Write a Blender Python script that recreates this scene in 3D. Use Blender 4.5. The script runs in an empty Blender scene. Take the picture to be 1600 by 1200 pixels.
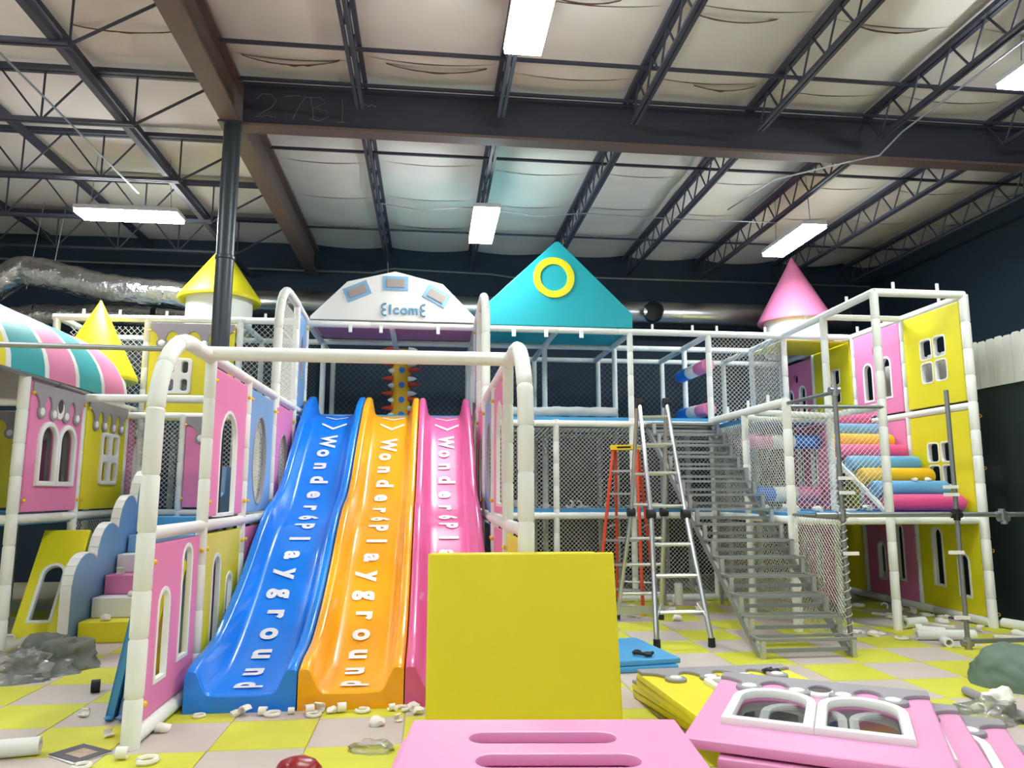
import bpy, bmesh, math, random
from mathutils import Vector, Matrix, noise
rng = random.Random(11)
S = bpy.context.scene
COL = S.collection
PI = math.pi
# ------------------------------------------------------------------ camera
FPX, PITCH, YAW, EYE = 1150.0, math.radians(8.4), math.radians(6.38), 1.6
fw = Vector((math.sin(YAW)*math.cos(PITCH), math.cos(YAW)*math.cos(PITCH), math.sin(PITCH)))
rt = Vector((math.cos(YAW), -math.sin(YAW), 0)); upv = rt.cross(fw)
cam_d = bpy.data.cameras.new('camera'); cam = bpy.data.objects.new('camera', cam_d); COL.objects.link(cam)
cam_d.sensor_fit = 'HORIZONTAL'; cam_d.sensor_width = 36.0; cam_d.lens = FPX/1600*36; cam_d.clip_end = 200
cm = Matrix((rt, upv, -fw)).transposed().to_4x4(); cm.translation = Vector((0, 0, EYE)); cam.matrix_world = cm
S.camera = cam
# ------------------------------------------------------------------ world and exposure
w = bpy.data.worlds.new('world'); S.world = w; w.use_nodes = True
w.node_tree.nodes['Background'].inputs[0].default_value = (0.5, 0.55, 0.6, 1); w.node_tree.nodes['Background'].inputs[1].default_value = 0.05
S.view_settings.view_transform = 'Standard'; S.view_settings.look = 'None'; S.view_settings.gamma = 1
S.view_settings.use_curve_mapping = False; S.view_settings.exposure = 0.2
LAMP = 76.0          # radiance of the LED panels (see the fixtures below)

# ------------------------------------------------------------------ materials
def lin(h):
    h = h.lstrip('#'); o = []
    for i in (0, 2, 4):
        c = int(h[i:i+2], 16)/255
        o.append(c/12.92 if c <= .04045 else ((c+.055)/1.055)**2.4)
    return (*o, 1)
MATS = {}
def mat(name, col, rough=.5, metal=0, var=.08, vscale=3, bump=0, bscale=40, coat=0, emit=0, stretch=None, spec=.5):
    m = bpy.data.materials.new(name); m.use_nodes = True; nt = m.node_tree; b = nt.nodes['Principled BSDF']
    c = lin(col)
    b.inputs['Base Color'].default_value = c; b.inputs['Roughness'].default_value = rough; b.inputs['Metallic'].default_value = metal
    b.inputs['Specular IOR Level'].default_value = spec
    if coat: b.inputs['Coat Weight'].default_value = coat; b.inputs['Coat Roughness'].default_value = .06
    tc = nt.nodes.new('ShaderNodeTexCoord'); mp = nt.nodes.new('ShaderNodeMapping'); nt.links.new(tc.outputs['Object'], mp.inputs[0])
    if stretch: mp.inputs['Scale'].default_value = stretch
    if var:
        n = nt.nodes.new('ShaderNodeTexNoise'); n.inputs['Scale'].default_value = vscale; n.inputs['Detail'].default_value = 4
        nt.links.new(mp.outputs[0], n.inputs[0])
        r = nt.nodes.new('ShaderNodeMix'); r.data_type = 'RGBA'
        r.inputs[6].default_value = tuple(max(0, x*(1-var)) for x in c[:3])+(1,); r.inputs[7].default_value = tuple(min(1, x*(1+var)) for x in c[:3])+(1,)
        nt.links.new(n.outputs[0], r.inputs[0]); nt.links.new(r.outputs[2], b.inputs['Base Color'])
    if bump:
        n2 = nt.nodes.new('ShaderNodeTexNoise'); n2.inputs['Scale'].default_value = bscale; n2.inputs['Detail'].default_value = 3
        nt.links.new(mp.outputs[0], n2.inputs[0])
        bp = nt.nodes.new('ShaderNodeBump'); bp.inputs['Strength'].default_value = bump; bp.inputs['Distance'].default_value = .02
        nt.links.new(n2.outputs[0], bp.inputs['Height']); nt.links.new(bp.outputs[0], b.inputs['Normal'])
    if emit:
        b.inputs['Emission Color'].default_value = (.92, .985, 1, 1); b.inputs['Emission Strength'].default_value = emit
    MATS[name] = m
    return m
def clear(name, tint, glossy=.25, opaque=.0, rough=.05):
    m = bpy.data.materials.new(name); m.use_nodes = True; nt = m.node_tree; nt.nodes.clear()
    out = nt.nodes.new('ShaderNodeOutputMaterial'); tr = nt.nodes.new('ShaderNodeBsdfTransparent'); tr.inputs[0].default_value = (*tint, 1)
    gl = nt.nodes.new('ShaderNodeBsdfGlossy'); gl.inputs['Roughness'].default_value = rough
    df = nt.nodes.new('ShaderNodeBsdfDiffuse'); df.inputs[0].default_value = (.75, .78, .76, 1)
    fr = nt.nodes.new('ShaderNodeFresnel'); fr.inputs[0].default_value = 1.45
    m1 = nt.nodes.new('ShaderNodeMixShader'); m2 = nt.nodes.new('ShaderNodeMixShader'); m2.inputs[0].default_value = opaque
    ad = nt.nodes.new('ShaderNodeMath'); ad.operation = 'ADD'; ad.inputs[1].default_value = glossy*.2
    nt.links.new(fr.outputs[0], ad.inputs[0]); nt.links.new(ad.outputs[0], m1.inputs[0])
    nt.links.new(tr.outputs[0], m1.inputs[1]); nt.links.new(gl.outputs[0], m1.inputs[2])
    nt.links.new(m1.outputs[0], m2.inputs[1]); nt.links.new(df.outputs[0], m2.inputs[2]); nt.links.new(m2.outputs[0], out.inputs[0])
    MATS[name] = m
    return m
PINK = mat('pink_vinyl', '#ea86b6', .45, var=.04, bump=.04, bscale=6)
LITPINK = mat('pale_pink_vinyl', '#ea9dc9', .42, var=.03)  # same pink vinyl, lightened in colour where stacked panels catch more light
YEL = mat('yellow_vinyl', '#e9dd22', .45, var=.04, bump=.04, bscale=6)
BLUEV = mat('soft_blue_vinyl', '#7fabd6', .45, var=.04)
SKYB = mat('deck_blue_vinyl', '#4c9fd4', .45, var=.06)
GREYT = mat('grey_trim', '#9a959b', .5, var=.04)
WHITEV = mat('white_vinyl', '#eeeeea', .45, var=.03)
CREAM = mat('cream_padding', '#ebede6', .55, var=.05, vscale=5, bump=.1, bscale=25)
TEAL = mat('teal_vinyl', '#17a9b6', .5, var=.04)
TEALP = mat('canopy_teal', '#25a4ad', .45, var=.04)
MAUVE = mat('mauve_vinyl', '#b9799f', .55, var=.04)
BROWNW = mat('picture_brown', '#a59a93', .6, var=.1)
HOLESHADE = mat('medallion_dark', '#4a403e', .5, var=.1)  # dark colour painted in for the shade of the medallion hole
SIGNB = mat('sign_blue', '#86b4d8', .6, var=.05)
LETB = mat('letter_blue', '#6f9dbd', .6, var=.02)
SL_B = mat('slide_blue', '#0084f2', .3, var=.03, coat=.35)
SL_Y = mat('slide_yellow', '#fbb000', .3, var=.03, coat=.35)
SL_P = mat('slide_pink', '#e5619f', .3, var=.03, coat=.35)
LETW = mat('letter_white', '#f2f2f2', .4, var=0)
NET = mat('net_cord', '#dddcd2', .7, var=.05)
NETD = mat('dark_net_cord', '#6d7480', .7, var=.05)
GALV = mat('galvanised_steel', '#a3a7aa', .38, .9, var=.12, vscale=8)
GALVD = mat('dull_galvanised_steel', '#8d9193', .45, .8, var=.15, vscale=8)
STAIR = mat('stair_steel', '#979c9b', .5, .45, var=.12, vscale=8)
ALU = mat('aluminium', '#c9cccd', .32, .9, var=.06)
FOIL = mat('crinkled_foil', '#c9cacb', .22, 1, var=.1, vscale=5, bump=1.0, bscale=16, stretch=(1, 1, 1))
DUCT = mat('spiral_duct_steel', '#a9abac', .28, 1, var=.08, bump=.15, bscale=6)
STEEL = mat('dark_purple_steel', '#383a4a', .55, var=.2, vscale=6)
STEELB = mat('brown_steel', '#65544f', .55, var=.15, vscale=4)
COLUMN = mat('slate_column_paint', '#2d363e', .35, var=.08)
NAVY = mat('navy_wall', '#1b2f40', .75, var=.15, vscale=.8)
GREENW = mat('dark_green_wall', '#222f30', .6, var=.15, vscale=1)
PICK = mat('white_fence_board', '#cfd0c9', .7, var=.12, vscale=4, stretch=(1, 1, .2))
INSUL = mat('insulation_facing', '#e2dcd7', .75, var=.10, vscale=1.2, bump=.35, bscale=3)
TEAR = mat('torn_insulation_brown', '#6a4a3e', .9, var=.25, vscale=12)
DECKD = mat('roof_deck', '#b9b0a8', .8)
CONC = mat('floor_base', '#cbc4a4', .8)
PALEW = mat('pale_wall', '#c9cbcc', .8)
def tile_mat(name, col):
    m = mat(name, col, .62, var=.07, vscale=2.2)
    nt = m.node_tree; b = nt.nodes['Principled BSDF']; tc = nt.nodes['Texture Coordinate']
    mp = nt.nodes.new('ShaderNodeMapping'); mp.inputs['Rotation'].default_value = (0, 0, PI/4); nt.links.new(tc.outputs['Object'], mp.inputs[0])
    ck = nt.nodes.new('ShaderNodeTexChecker'); ck.inputs['Scale'].default_value = 40; nt.links.new(mp.outputs[0], ck.inputs[0])
    bp = nt.nodes.new('ShaderNodeBump'); bp.inputs['Strength'].default_value = .5; bp.inputs['Distance'].default_value = .006
    nt.links.new(ck.outputs[1], bp.inputs['Height']); nt.links.new(bp.outputs[0], b.inputs['Normal'])
    return m
TY = tile_mat('yellow_foam', '#cfcd3c'); TB = tile_mat('beige_foam', '#c4b7ae')
LED = mat('led_diffuser', '#ffffff', .5, var=0, emit=LAMP)
HOUS = mat('lamp_housing', '#c8cacc', .4, var=.03)
ORANGE = mat('orange_fibreglass', '#d2451f', .42, var=.06)
CAPY = mat('yellow_plastic', '#efc614', .4, var=.03)
BLACK = mat('black_rubber', '#141416', .55, var=.1)
ROLLP = mat('magenta_vinyl', '#e4508e', .4, var=.03); ROLLY = mat('golden_vinyl', '#f2bb1c', .4, var=.03); ROLLB = mat('roll_blue_vinyl', '#62a8d8', .4, var=.03)
BLUES = mat('strong_blue_vinyl', '#1273d4', .4, var=.03)
GBAG = mat('grey_sack', '#6f746c', .85, var=.2, vscale=9, bump=.4, bscale=14)
TARP = mat('green_tarp', '#5f7464', .6, var=.12, vscale=6, bump=.3, bscale=12)
FOAM = mat('white_foam', '#eeeae0', .7, var=.05)
RED = mat('red_plastic', '#8d1219', .3, var=.1)
WOODT = mat('wooden_handle', '#b98a2e', .6, var=.15)
CHALK = mat('chalk', '#85858c', .9, var=.1)
PAPER = mat('printed_paper_dark', '#4c4a55', .4, var=.3, vscale=20)
PICT = mat('printed_picture', '#b39a86', .4, var=.5, vscale=30)
PANE = clear('clear_acrylic', (.82, .84, .84), .4)
BAGC = clear('clear_plastic_film', (.95, .95, .94), .2, .16, .25)
WRAP = clear('bubble_wrap', (.9, .93, .92), .5, .55, .2)
CABLE = mat('grey_cable', '#9a9aa0', .5, .3, var=0)

# ------------------------------------------------------------------ mesh helpers
def V(*a): return Vector(a)
def box(bm, c, s, rot=None):
    c = Vector(c); vs = []
    for sx in (-.5, .5):
        for sy in (-.5, .5):
            for sz in (-.5, .5):
                p = Vector((sx*s[0], sy*s[1], sz*s[2]))
                if rot is not None: p = rot @ p
                vs.append(bm.verts.new(c+p))
    for f in ((0, 1, 3, 2), (4, 6, 7, 5), (0, 4, 5, 1), (2, 3, 7, 6), (0, 2, 6, 4), (1, 5, 7, 3)):
        bm.faces.new([vs[i] for i in f])
def bar(bm, a, b, wd, h, up=(0, 0, 1)):
    """rectangular bar from a to b, wd across and h along 'up'"""
    a = Vector(a); b = Vector(b); d = (b-a); L = d.length; d.normalize()
    up = Vector(up); s = d.cross(up)
    if s.length < 1e-5: s = d.cross(Vector((1, 0, 0)))
    s.normalize(); u = s.cross(d)
    box(bm, (a+b)/2, (L, wd, h), Matrix((d, s, u)).transposed())
def tube(bm, pts, r, n=10, caps=True):
    pts = [Vector(p) for p in pts]; m = len(pts)
    rs = r if isinstance(r, (list, tuple)) else [r]*m
    ref = None; rings = []
    for i, p in enumerate(pts):
        d = (pts[min(i+1, m-1)]-pts[max(i-1, 0)]).normalized()
        if ref is None:
            ref = d.cross(Vector((0, 0, 1)))
            if ref.length < 1e-4: ref = d.cross(Vector((1, 0, 0)))
        ref = (ref-d*ref.dot(d)).normalized(); o = d.cross(ref)
        rings.append([bm.verts.new(p+(ref*math.cos(2*PI*k/n)+o*math.sin(2*PI*k/n))*rs[i]) for k in range(n)])
    for a, b in zip(rings, rings[1:]):
        for k in range(n): bm.faces.new((a[k], a[(k+1) % n], b[(k+1) % n], b[k]))
    if caps:
        bm.faces.new(rings[0][::-1]); bm.faces.new(rings[-1])
def lathe(bm, prof, n=28, o=(0, 0, 0)):
    o = Vector(o); rings = []
    for r, z in prof:
        if r < 1e-4: rings.append([bm.verts.new(o+V(0, 0, z))])
        else: rings.append([bm.verts.new(o+V(r*math.cos(2*PI*k/n), r*math.sin(2*PI*k/n), z)) for k in range(n)])
    for a, b in zip(rings, rings[1:]):
        for k in range(n):
            k2 = (k+1) % n
            if len(a) == 1: bm.faces.new((a[0], b[k2], b[k]))
            elif len(b) == 1: bm.faces.new((a[k], a[k2], b[0]))
            else: bm.faces.new((a[k], a[k2], b[k2], b[k]))
def to_mesh(bm, name, smooth=True, ang=35):
    bmesh.ops.recalc_face_normals(bm, faces=bm.faces[:])
    me = bpy.data.meshes.new(name); bm.to_mesh(me); bm.free()
    finish(me, smooth, ang); return me
def finish(me, smooth=True, ang=35):
    me.polygons.foreach_set('use_smooth', [smooth]*len(me.polygons))
    if smooth: me.set_sharp_from_angle(angle=math.radians(ang))
WM = {}
def obj(name, me, m, parent=None, world=True):
    """link a mesh as one object; world=True means its vertices are world coordinates"""
    if isinstance(me, bmesh.types.BMesh): me = to_mesh(me, name)
    if not me.materials: me.materials.append(m)
    o = bpy.data.objects.new(name, me); COL.objects.link(o)
    if parent is not None:
        o.parent = parent
        if world and parent in WM: o.matrix_parent_inverse = WM[parent].inverted()
    return o
def tag(o, label, cat, group=None, kind=None):
    o['label'] = label; o['category'] = cat
    if group: o['group'] = group
    if kind: o['kind'] = kind
    return o
def thing(name, label, cat, M=None, group=None):
    o = bpy.data.objects.new(name, None); COL.objects.link(o); o.empty_display_size = .1
    M = Matrix.Identity(4) if M is None else (Matrix.Translation(M) if isinstance(M, (tuple, Vector)) else M)
    o.matrix_world = M; WM[o] = M.copy()
    return tag(o, label, cat, group)
def struct(name, bm, m):
    o = obj(name, bm, m); o['kind'] = 'structure'; return o
def frameM(o, u, v=(0, 0, 1)):
    u = Vector(u).normalized(); v = Vector(v); v = (v-u*v.dot(u)).normalized(); n = u.cross(v)
    M = Matrix((u, v, n)).transposed().to_4x4(); M.translation = Vector(o); return M
# flat plates cut from 2D outlines (with holes), extruded and rounded
def offset_poly(pts, d):
    n = len(pts); A = sum(pts[i][0]*pts[(i+1) % n][1]-pts[(i+1) % n][0]*pts[i][1] for i in range(n))
    sg = 1 if A > 0 else -1; out = []
    for i in range(n):
        p, q, r = Vector(pts[i-1]), Vector(pts[i]), Vector(pts[(i+1) % n]); a, b = q-p, r-q
        if a.length < 1e-7 or b.length < 1e-7: out.append(tuple(q)); continue
        na, nb = Vector((a.y, -a.x)).normalized(), Vector((b.y, -b.x)).normalized(); m_ = na+nb
        if m_.length < .3: m_ = na
        m_.normalize(); k = min(2.0, 1/max(.35, m_.dot(na))); out.append(tuple(q+m_*d*k*sg))
    return out
def plate(outline, holes=(), t=.05, bev=.008, z=0.0):
    outline = offset_poly(outline, -bev); holes = [offset_poly(h_, bev) for h_ in holes]
    cu = bpy.data.curves.new('tmp', 'CURVE'); cu.dimensions = '2D'; cu.fill_mode = 'BOTH'
    cu.extrude = max(t/2-bev, .0005); cu.bevel_depth = bev; cu.bevel_resolution = 1
    for pts in [outline, *holes]:
        sp = cu.splines.new('POLY'); sp.points.add(len(pts)-1); sp.use_cyclic_u = True
        for q, (x, y) in zip(sp.points, pts): q.co = (x, y, 0, 1)
    return curve_mesh(cu, z)
def curve_mesh(cu, z=0):
    ob = bpy.data.objects.new('tmp', cu); me = bpy.data.meshes.new_from_object(ob)
    bpy.data.objects.remove(ob); bpy.data.curves.remove(cu)
    me.materials.clear()
    if z: me.transform(Matrix.Translation((0, 0, z)))
    finish(me, True, 40); return me
def rect(x0, y0, x1, y1): return [(x0, y0), (x1, y0), (x1, y1), (x0, y1)]
def rrect(x0, y0, x1, y1, r=.04, n=4):
    p = []
    for cx, cy, a0 in ((x1-r, y0+r, -PI/2), (x1-r, y1-r, 0), (x0+r, y1-r, PI/2), (x0+r, y0+r, PI)):
        for k in range(n+1): a = a0+PI/2*k/n; p.append((cx+r*math.cos(a), cy+r*math.sin(a)))
    return p
def arch(cx, y0, w_, h, n=10):
    r = w_/2; p = [(cx-r, y0), (cx+r, y0)]
    for k in range(n+1): a = PI*k/n; p.append((cx+r*math.cos(a), y0+h-r+r*math.sin(a)))
    return p
def circ(cx, cy, r, n=20): return [(cx+r*math.cos(2*PI*k/n), cy+r*math.sin(2*PI*k/n)) for k in range(n)]
def scallop_outline(W, H, drips, top=.12, base=.27, br=.05, x0=0.0):
    """grey drip border along the top of a panel; drips are the ball positions"""
    hw = .05; ytop = H-top; yb = H-base; p = [(x0, H)]
    xs = [x0-hw*.2]+list(drips)+[W+hw*.2]
    for i in range(len(xs)-1):
        a = xs[i]+hw if i else x0; b = xs[i+1]-hw if i < len(xs)-2 else W
        edgeL, edgeR = i == 0, i == len(xs)-2
        for k in range(9):
            t = k/8
            if edgeL: ang = PI/2*(1-t) if True else 0; x = a+(b-a)*math.sin(PI/2*t); y = yb+(ytop-yb)*math.cos(PI/2*t)
            elif edgeR: x = b-(b-a)*math.cos(PI/2*t); y = yb+(ytop-yb)*math.sin(PI/2*t)
            else: x = (a+b)/2-(b-a)/2*math.cos(PI*t); y = yb+(ytop-yb)*math.sin(PI*t)
            p.append((x, y))
        if i < len(xs)-2:
            d = xs[i+1]; R_ = br+.03; cy = yb-.03
            for k in range(11):
                ang = PI*.78+(2*PI-PI*.56)*k/10
                p.append((d+R_*math.cos(ang), cy+R_*math.sin(ang)))
    p += [(W, H)]
    return p, [(d, yb-.03) for d in drips]
def text_mesh(s, size, offset=.0, align='CENTER'):
    cu = bpy.data.curves.new('tmp', 'FONT'); cu.body = s; cu.size = size; cu.align_x = align; cu.align_y = 'CENTER'; cu.extrude = .002; cu.bevel_depth = offset; cu.bevel_resolution = 0
    return curve_mesh(cu)
def ball_mesh(r, flat=.5):
    bm = bmesh.new(); bmesh.ops.create_icosphere(bm, subdivisions=2, radius=r)
    bmesh.ops.scale(bm, vec=(1, 1, flat), verts=bm.verts[:]); return to_mesh(bm, 'button', True, 80)
BALL = ball_mesh(.048, .28); BALL.materials.append(WHITEV)
BOLT = ball_mesh(.02, .9); BOLT.materials.append(CAPY)
def add_at(name, me, parent, loc):
    o = bpy.data.objects.new(name, me); COL.objects.link(o); o.parent = parent; o.location = loc; return o

def panel(label, M, W, H, m, windows=(), scallop=None, medal=False, t=.05, bolts=True, name='padded_divider', cat='panel', group=None, back=False):
    """soft play panel. windows: ('arch',cx,y0,w,h) / ('twin',cx,y0,w,h) / ('four',cx,y0,w,h) / ('squares',...) / ('slot',..) / ('hole',cx,cy,r)"""
    P = thing(name, label, cat, M, group); holes = []; extra = []
    for wd in windows:
        k = wd[0]
        if k == 'arch':
            _, cx, y0, w_, h = wd; ho = arch(cx, y0, w_, h); holes.append(ho)
            extra.append(('window_trim', plate(arch(cx, y0-.03, w_+.06, h+.06), [arch(cx, y0+.002, w_-.004, h-.004)], t+.012, .004), WHITEV))
        elif k == 'slot':
            _, x0, y0, x1, y1 = wd; r = min(x1-x0, y1-y0)/2*.98; holes.append(rrect(x0, y0, x1, y1, r, 8))
        elif k == 'hole':
            _, cx, cy, r = wd; holes.append(circ(cx, cy, r))
        elif k == 'oval':
            _, cx, cy, rx, ry = wd; holes.append([(cx+rx*math.cos(2*PI*q/24), cy+ry*math.sin(2*PI*q/24)) for q in range(24)])
            extra.append(('window_trim', plate([(cx+(rx+.025)*math.cos(2*PI*q/24), cy+(ry+.025)*math.sin(2*PI*q/24)) for q in range(24)], [holes[-1]], t+.01, .004), GREYT))
        elif k == 'twin':
            _, cx, y0, w_, h = wd; hw = w_/2; ih = []
            for sx in (-1, 1):
                c = cx+sx*hw/2; holes.append(arch(c, y0+.045, hw-.09, h-.09)); ih.append(arch(c, y0+.055, hw-.11, h-.11))
            for i, sx in enumerate((-1, 1)):
                c = cx+sx*hw/2
                extra.append(('window_frame', plate(arch(c, y0, hw-.002, h), [ih[i]], .05, .014, t/2+.012), WHITEV))
                extra.append(('pane', plate(arch(c, y0+.04, hw-.085, h-.08), [], .006, .001), PANE))
        elif k == 'four':
            _, cx, y0, w_, h = wd; hs = []
            for sx in (-1, 1):
                for sy in (0, 1):
                    a = cx+sx*w_/4; b = y0+h*(.25+.5*sy); q = rrect(a-w_/4+.05, b-h/4+.045, a+w_/4-.05, b+h/4-.045, .035); hs.append(q)
            holes += hs
            extra.append(('window_frame', plate(rrect(cx-w_/2, y0, cx+w_/2, y0+h, .05), hs, .05, .012, t/2+.01), WHITEV))
            extra.append(('pane', plate(rect(cx-w_/2+.04, y0+.04, cx+w_/2-.04, y0+h-.04), [], .006, .001), PANE))
        elif k == 'squares':
            _, cx, y0, w_, h = wd
            for sx in (-1, 1):
                for sy in (0, 1):
                    a = cx+sx*w_/4; b = y0+h*(.25+.5*sy); q = rrect(a-w_/4+.03, b-h/4+.03, a+w_/4-.03, b+h/4-.03, .04); holes.append(q)
                    extra.append(('window_trim', plate(rrect(a-w_/4+.012, b-h/4+.012, a+w_/4-.012, b+h/4-.012, .05), [rrect(a-w_/4+.032, b-h/4+.032, a+w_/4-.032, b+h/4-.032, .04)], t+.008, .003), WHITEV))
    obj('board', plate(rrect(0, 0, W, H, .012, 2), holes, t, .012), m, P, False)
    for nm, me, mm in extra: obj(nm, me, mm, P, False)
    if scallop:
        ol, balls = scallop_outline(W-.004, H-.002, scallop, x0=.004)
        hl = []
        if medal:
            mx = medal; hl = [circ(mx, H-.27, .085)]
        tr = obj('drip_trim', plate(ol, [], .03, .008, t/2+.008), GREYT, P, False)
        for bx, by in balls: add_at('button', BALL, tr, (bx, by, t/2+.022))
        if medal:
            el = lambda a_, b_, c_: [(medal+a_*math.cos(2*PI*q/24), c_+b_*math.sin(2*PI*q/24)) for q in range(24)]
            obj('medallion_ring', plate(el(.088, .125, H-.225), [el(.066, .085, H-.195)], .024, .006, t/2+.006), WHITEV, P, False)
            obj('medallion_disc', plate(el(.07, .09, H-.195), [], .01, .002, t/2+.003), HOLESHADE, P, False)  # dark disc in place of a hole, its shade put into the colour
    if bolts:
        for bx, by in ((.0, .12), (.0, H-.12), (W, .12), (W, H-.12)): add_at('bolt', BOLT, P, (bx, by, t/2+.02))
    return P

# padded pipes, nets
def pad_pipe(name, parent, a, b, r=.048, seam=.36, m=CREAM, n=12):
    a = Vector(a); b = Vector(b); L = (b-a).length; d = (b-a)/L; pts = [a]; rs = [r]
    k = max(1, round(L/seam))
    for i in range(1, k):
        s = L*i/k+rng.uniform(-.02, .02)
        for ds, f in ((-.014, 1.0), (0, .87), (.014, 1.0)): pts.append(a+d*(s+ds)); rs.append(r*f)
    pts.append(b); rs.append(r)
    bm = bmesh.new(); tube(bm, pts, rs, n); return obj(name, bm, m, parent)
def post(parent, x, y, z0, z1, r=.05, seam=.34): return pad_pipe('post', parent, (x, y, z0), (x, y, z1), r, seam)
def rail(parent, a, b, r=.047, seam=.9): return pad_pipe('rail', parent, a, b, r, seam)
def bent(name, parent, pts, r, m=CREAM, n=12):
    bm = bmesh.new(); tube(bm, pts, r, n); return obj(name, bm, m, parent)
def stub(parent, x, y, z, h=.09):
    bm = bmesh.new(); box(bm, (x, y, z+h/2), (.035, .02, h)); return obj('tie_strip', bm, WHITEV, parent)
def net(parent, o, u, v, w_, h, cell=.046, r=.0036, m=NET, name='safety_net'):
    o = Vector(o); u = Vector(u).normalized(); v = Vector(v).normalized(); bm = bmesh.new(); n_ = u.cross(v)
    st = cell*1.41421
    for sg in (1, -1):
        c = -h if sg == 1 else 0.0
        c += st*.37; end = w_ if sg == 1 else w_+h
        while c < end:
            # line: x = c + y (sg=1) or x = c - y
            ys = []
            for y in (0, h):
                x = c+sg*y
                if 0 <= x <= w_: ys.append((x, y))
            for x in (0, w_):
                y = (x-c)*sg
                if 0 < y < h: ys.append((x, y))
            if len(ys) >= 2:
                p, q = ys[0], max(ys, key=lambda t_: (t_[0]-ys[0][0])**2+(t_[1]-ys[0][1])**2)
                tube(bm, [o+u*p[0]+v*p[1]+n_*r*sg*.6, o+u*q[0]+v*q[1]+n_*r*sg*.6], r, 3, False)
            c += st
    return obj(name, bm, m, parent)
def deck(parent, x0, x1, y0, y1, z, m=SKYB):
    bm = bmesh.new(); box(bm, ((x0+x1)/2, (y0+y1)/2, z), (x1-x0, y1-y0, .07)); return obj('deck_mat', bm, m, parent)
def arc(c, r, a0, a1, n=8, plane='yz'):
    """arc points in the YZ plane, c=(x,y,z)"""
    return [V(c[0], c[1]+r*math.cos(a0+(a1-a0)*k/n), c[2]+r*math.sin(a0+(a1-a0)*k/n)) for k in range(n+1)]

ZC = 6.5            # underside of the roof
XJ = [-.87, .78, 2.4, 4.0, 5.6, 7.3, 8.9]
# ================================================================== the room
bm = bmesh.new(); box(bm, (0, 5, -.06), (20, 20, .1)); FLOOR = struct('floor', bm, CONC)
def tile_mesh(m):
    bm = bmesh.new(); s = .3; h = .012
    o = [bm.verts.new(p) for p in ((-s, -s, -.01), (s, -s, -.01), (s, s, -.01), (-s, s, -.01))]
    a = [bm.verts.new(p) for p in ((-s, -s, -.004), (s, -s, -.004), (s, s, -.004), (-s, s, -.004))]
    e = s-.005; b = [bm.verts.new(p) for p in ((-e, -e, 0), (e, -e, 0), (e, e, 0), (-e, e, 0))]
    for p, q in ((o, a), (a, b)):
        for k in range(4): bm.faces.new((p[k], p[(k+1) % 4], q[(k+1) % 4], q[k]))
    bm.faces.new(b); me = to_mesh(bm, 'tile', False); me.materials.append(m); return me
TM = {0: tile_mesh(TY), 1: tile_mesh(TB)}
for i in range(-8, 13):
    for j in range(-2, 12):
        t = bpy.data.objects.new('tile', TM[(i+j+1) % 2]); COL.objects.link(t); t.parent = FLOOR
        t.location = (-.75+.605*(i+.5), 5.07+.605*(j+.5), rng.uniform(-.001, .0015)); t.rotation_euler.z = rng.uniform(-.003, .003)
for nm, c, s, m in (('wall_back', (0, 14.75, 3.4), (20.2, .2, 6.9), NAVY), ('wall_left', (-9.6, 5, 3.4), (.2, 19.6, 6.9), PALEW),
                    ('wall_right', (9.9, 5, 3.4), (.2, 19.6, 6.9), NAVY), ('wall_front', (0, -4.9, 3.4), (20.2, .2, 6.9), PALEW)):
    bm = bmesh.new(); box(bm, c, s); struct(nm, bm, m)
# low partition with white boards on the right
bm = bmesh.new(); box(bm, (7.32, 8.0, 1.5), (.1, 6.0, 3.0)); PW = struct('wall_partition', bm, GREENW)
y = 6.0; k = 0
while y < 10.9:
    h = .63+rng.uniform(-.015, .015); pl = plate([(0, 0), (.138, 0), (.138, h-.03), (.11, h), (.03, h), (0, h-.03)], [], .022, .003)
    pl.transform(frameM((7.25+rng.uniform(-.004, .004), y+.14, 2.96), (0, -1, 0)))
    obj('fence_board', pl, PICK, PW); y += .145; k += 1
# ceiling deck and sagging insulation sheets between the joists
bm = bmesh.new(); box(bm, (0, 5, ZC+.2), (20, 20, .1)); CEIL = struct('ceiling', bm, DECKD)
def sheet(x0, x1, y0, y1, axis, sag):
    """sag across x (axis 'x') or across y (axis 'y'); the leading edge overlaps its neighbour"""
    bm = bmesh.new(); nu, nv = 12, 8; g = []; ph = rng.uniform(0, 9)
    for i in range(nu+1):
        row = []
        for j in range(nv+1):
            u, v = i/nu, j/nv; a = u if axis == 'x' else v; b = v if axis == 'x' else u
            z = ZC+.06-sag*(math.sin(PI*a)**.8)*(.65+.35*math.cos(2*PI*b))
            z -= .012*math.exp(-((b)/.06)**2)*math.sin(PI*a)
            z += .014*noise.noise((x0*2+u*3+ph, y0+v*3, ph))*math.sin(PI*b)
            row.append(bm.verts.new((x0+(x1-x0)*u, y0+(y1-y0)*v, z)))
        g.append(row)
    for i in range(nu):
        for j in range(nv): bm.faces.new((g[i][j], g[i+1][j], g[i+1][j+1], g[i][j+1]))
    return obj('insulation_sheet', bm, INSUL, CEIL)
bx = [-2.35]+XJ+[9.8]
for a, b in zip(bx, bx[1:]):
    off = rng.uniform(-.08, .08)
    ys = [5.25, 6.62+off, 7.98+off, 9.32+off, 10.66+off, 12.0+off, 13.34+off, 14.65]
    sgb = rng.uniform(.05, .1)
    for c, d in zip(ys, ys[1:]): sheet(a, b, c, d, 'x', sgb)
YJ = [5.3, 6.85, 8.4, 9.96, 11.5, 13.05]
yl = YJ+[14.65]
for a, b in zip(yl, yl[1:]):
    xs = [-9.5, -7.4, -5.6, -4.0, -2.45]
    sgb = rng.uniform(.05, .1)
    for c, d in zip(xs, xs[1:]): sheet(c, d, a, b, 'y', sgb)
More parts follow.
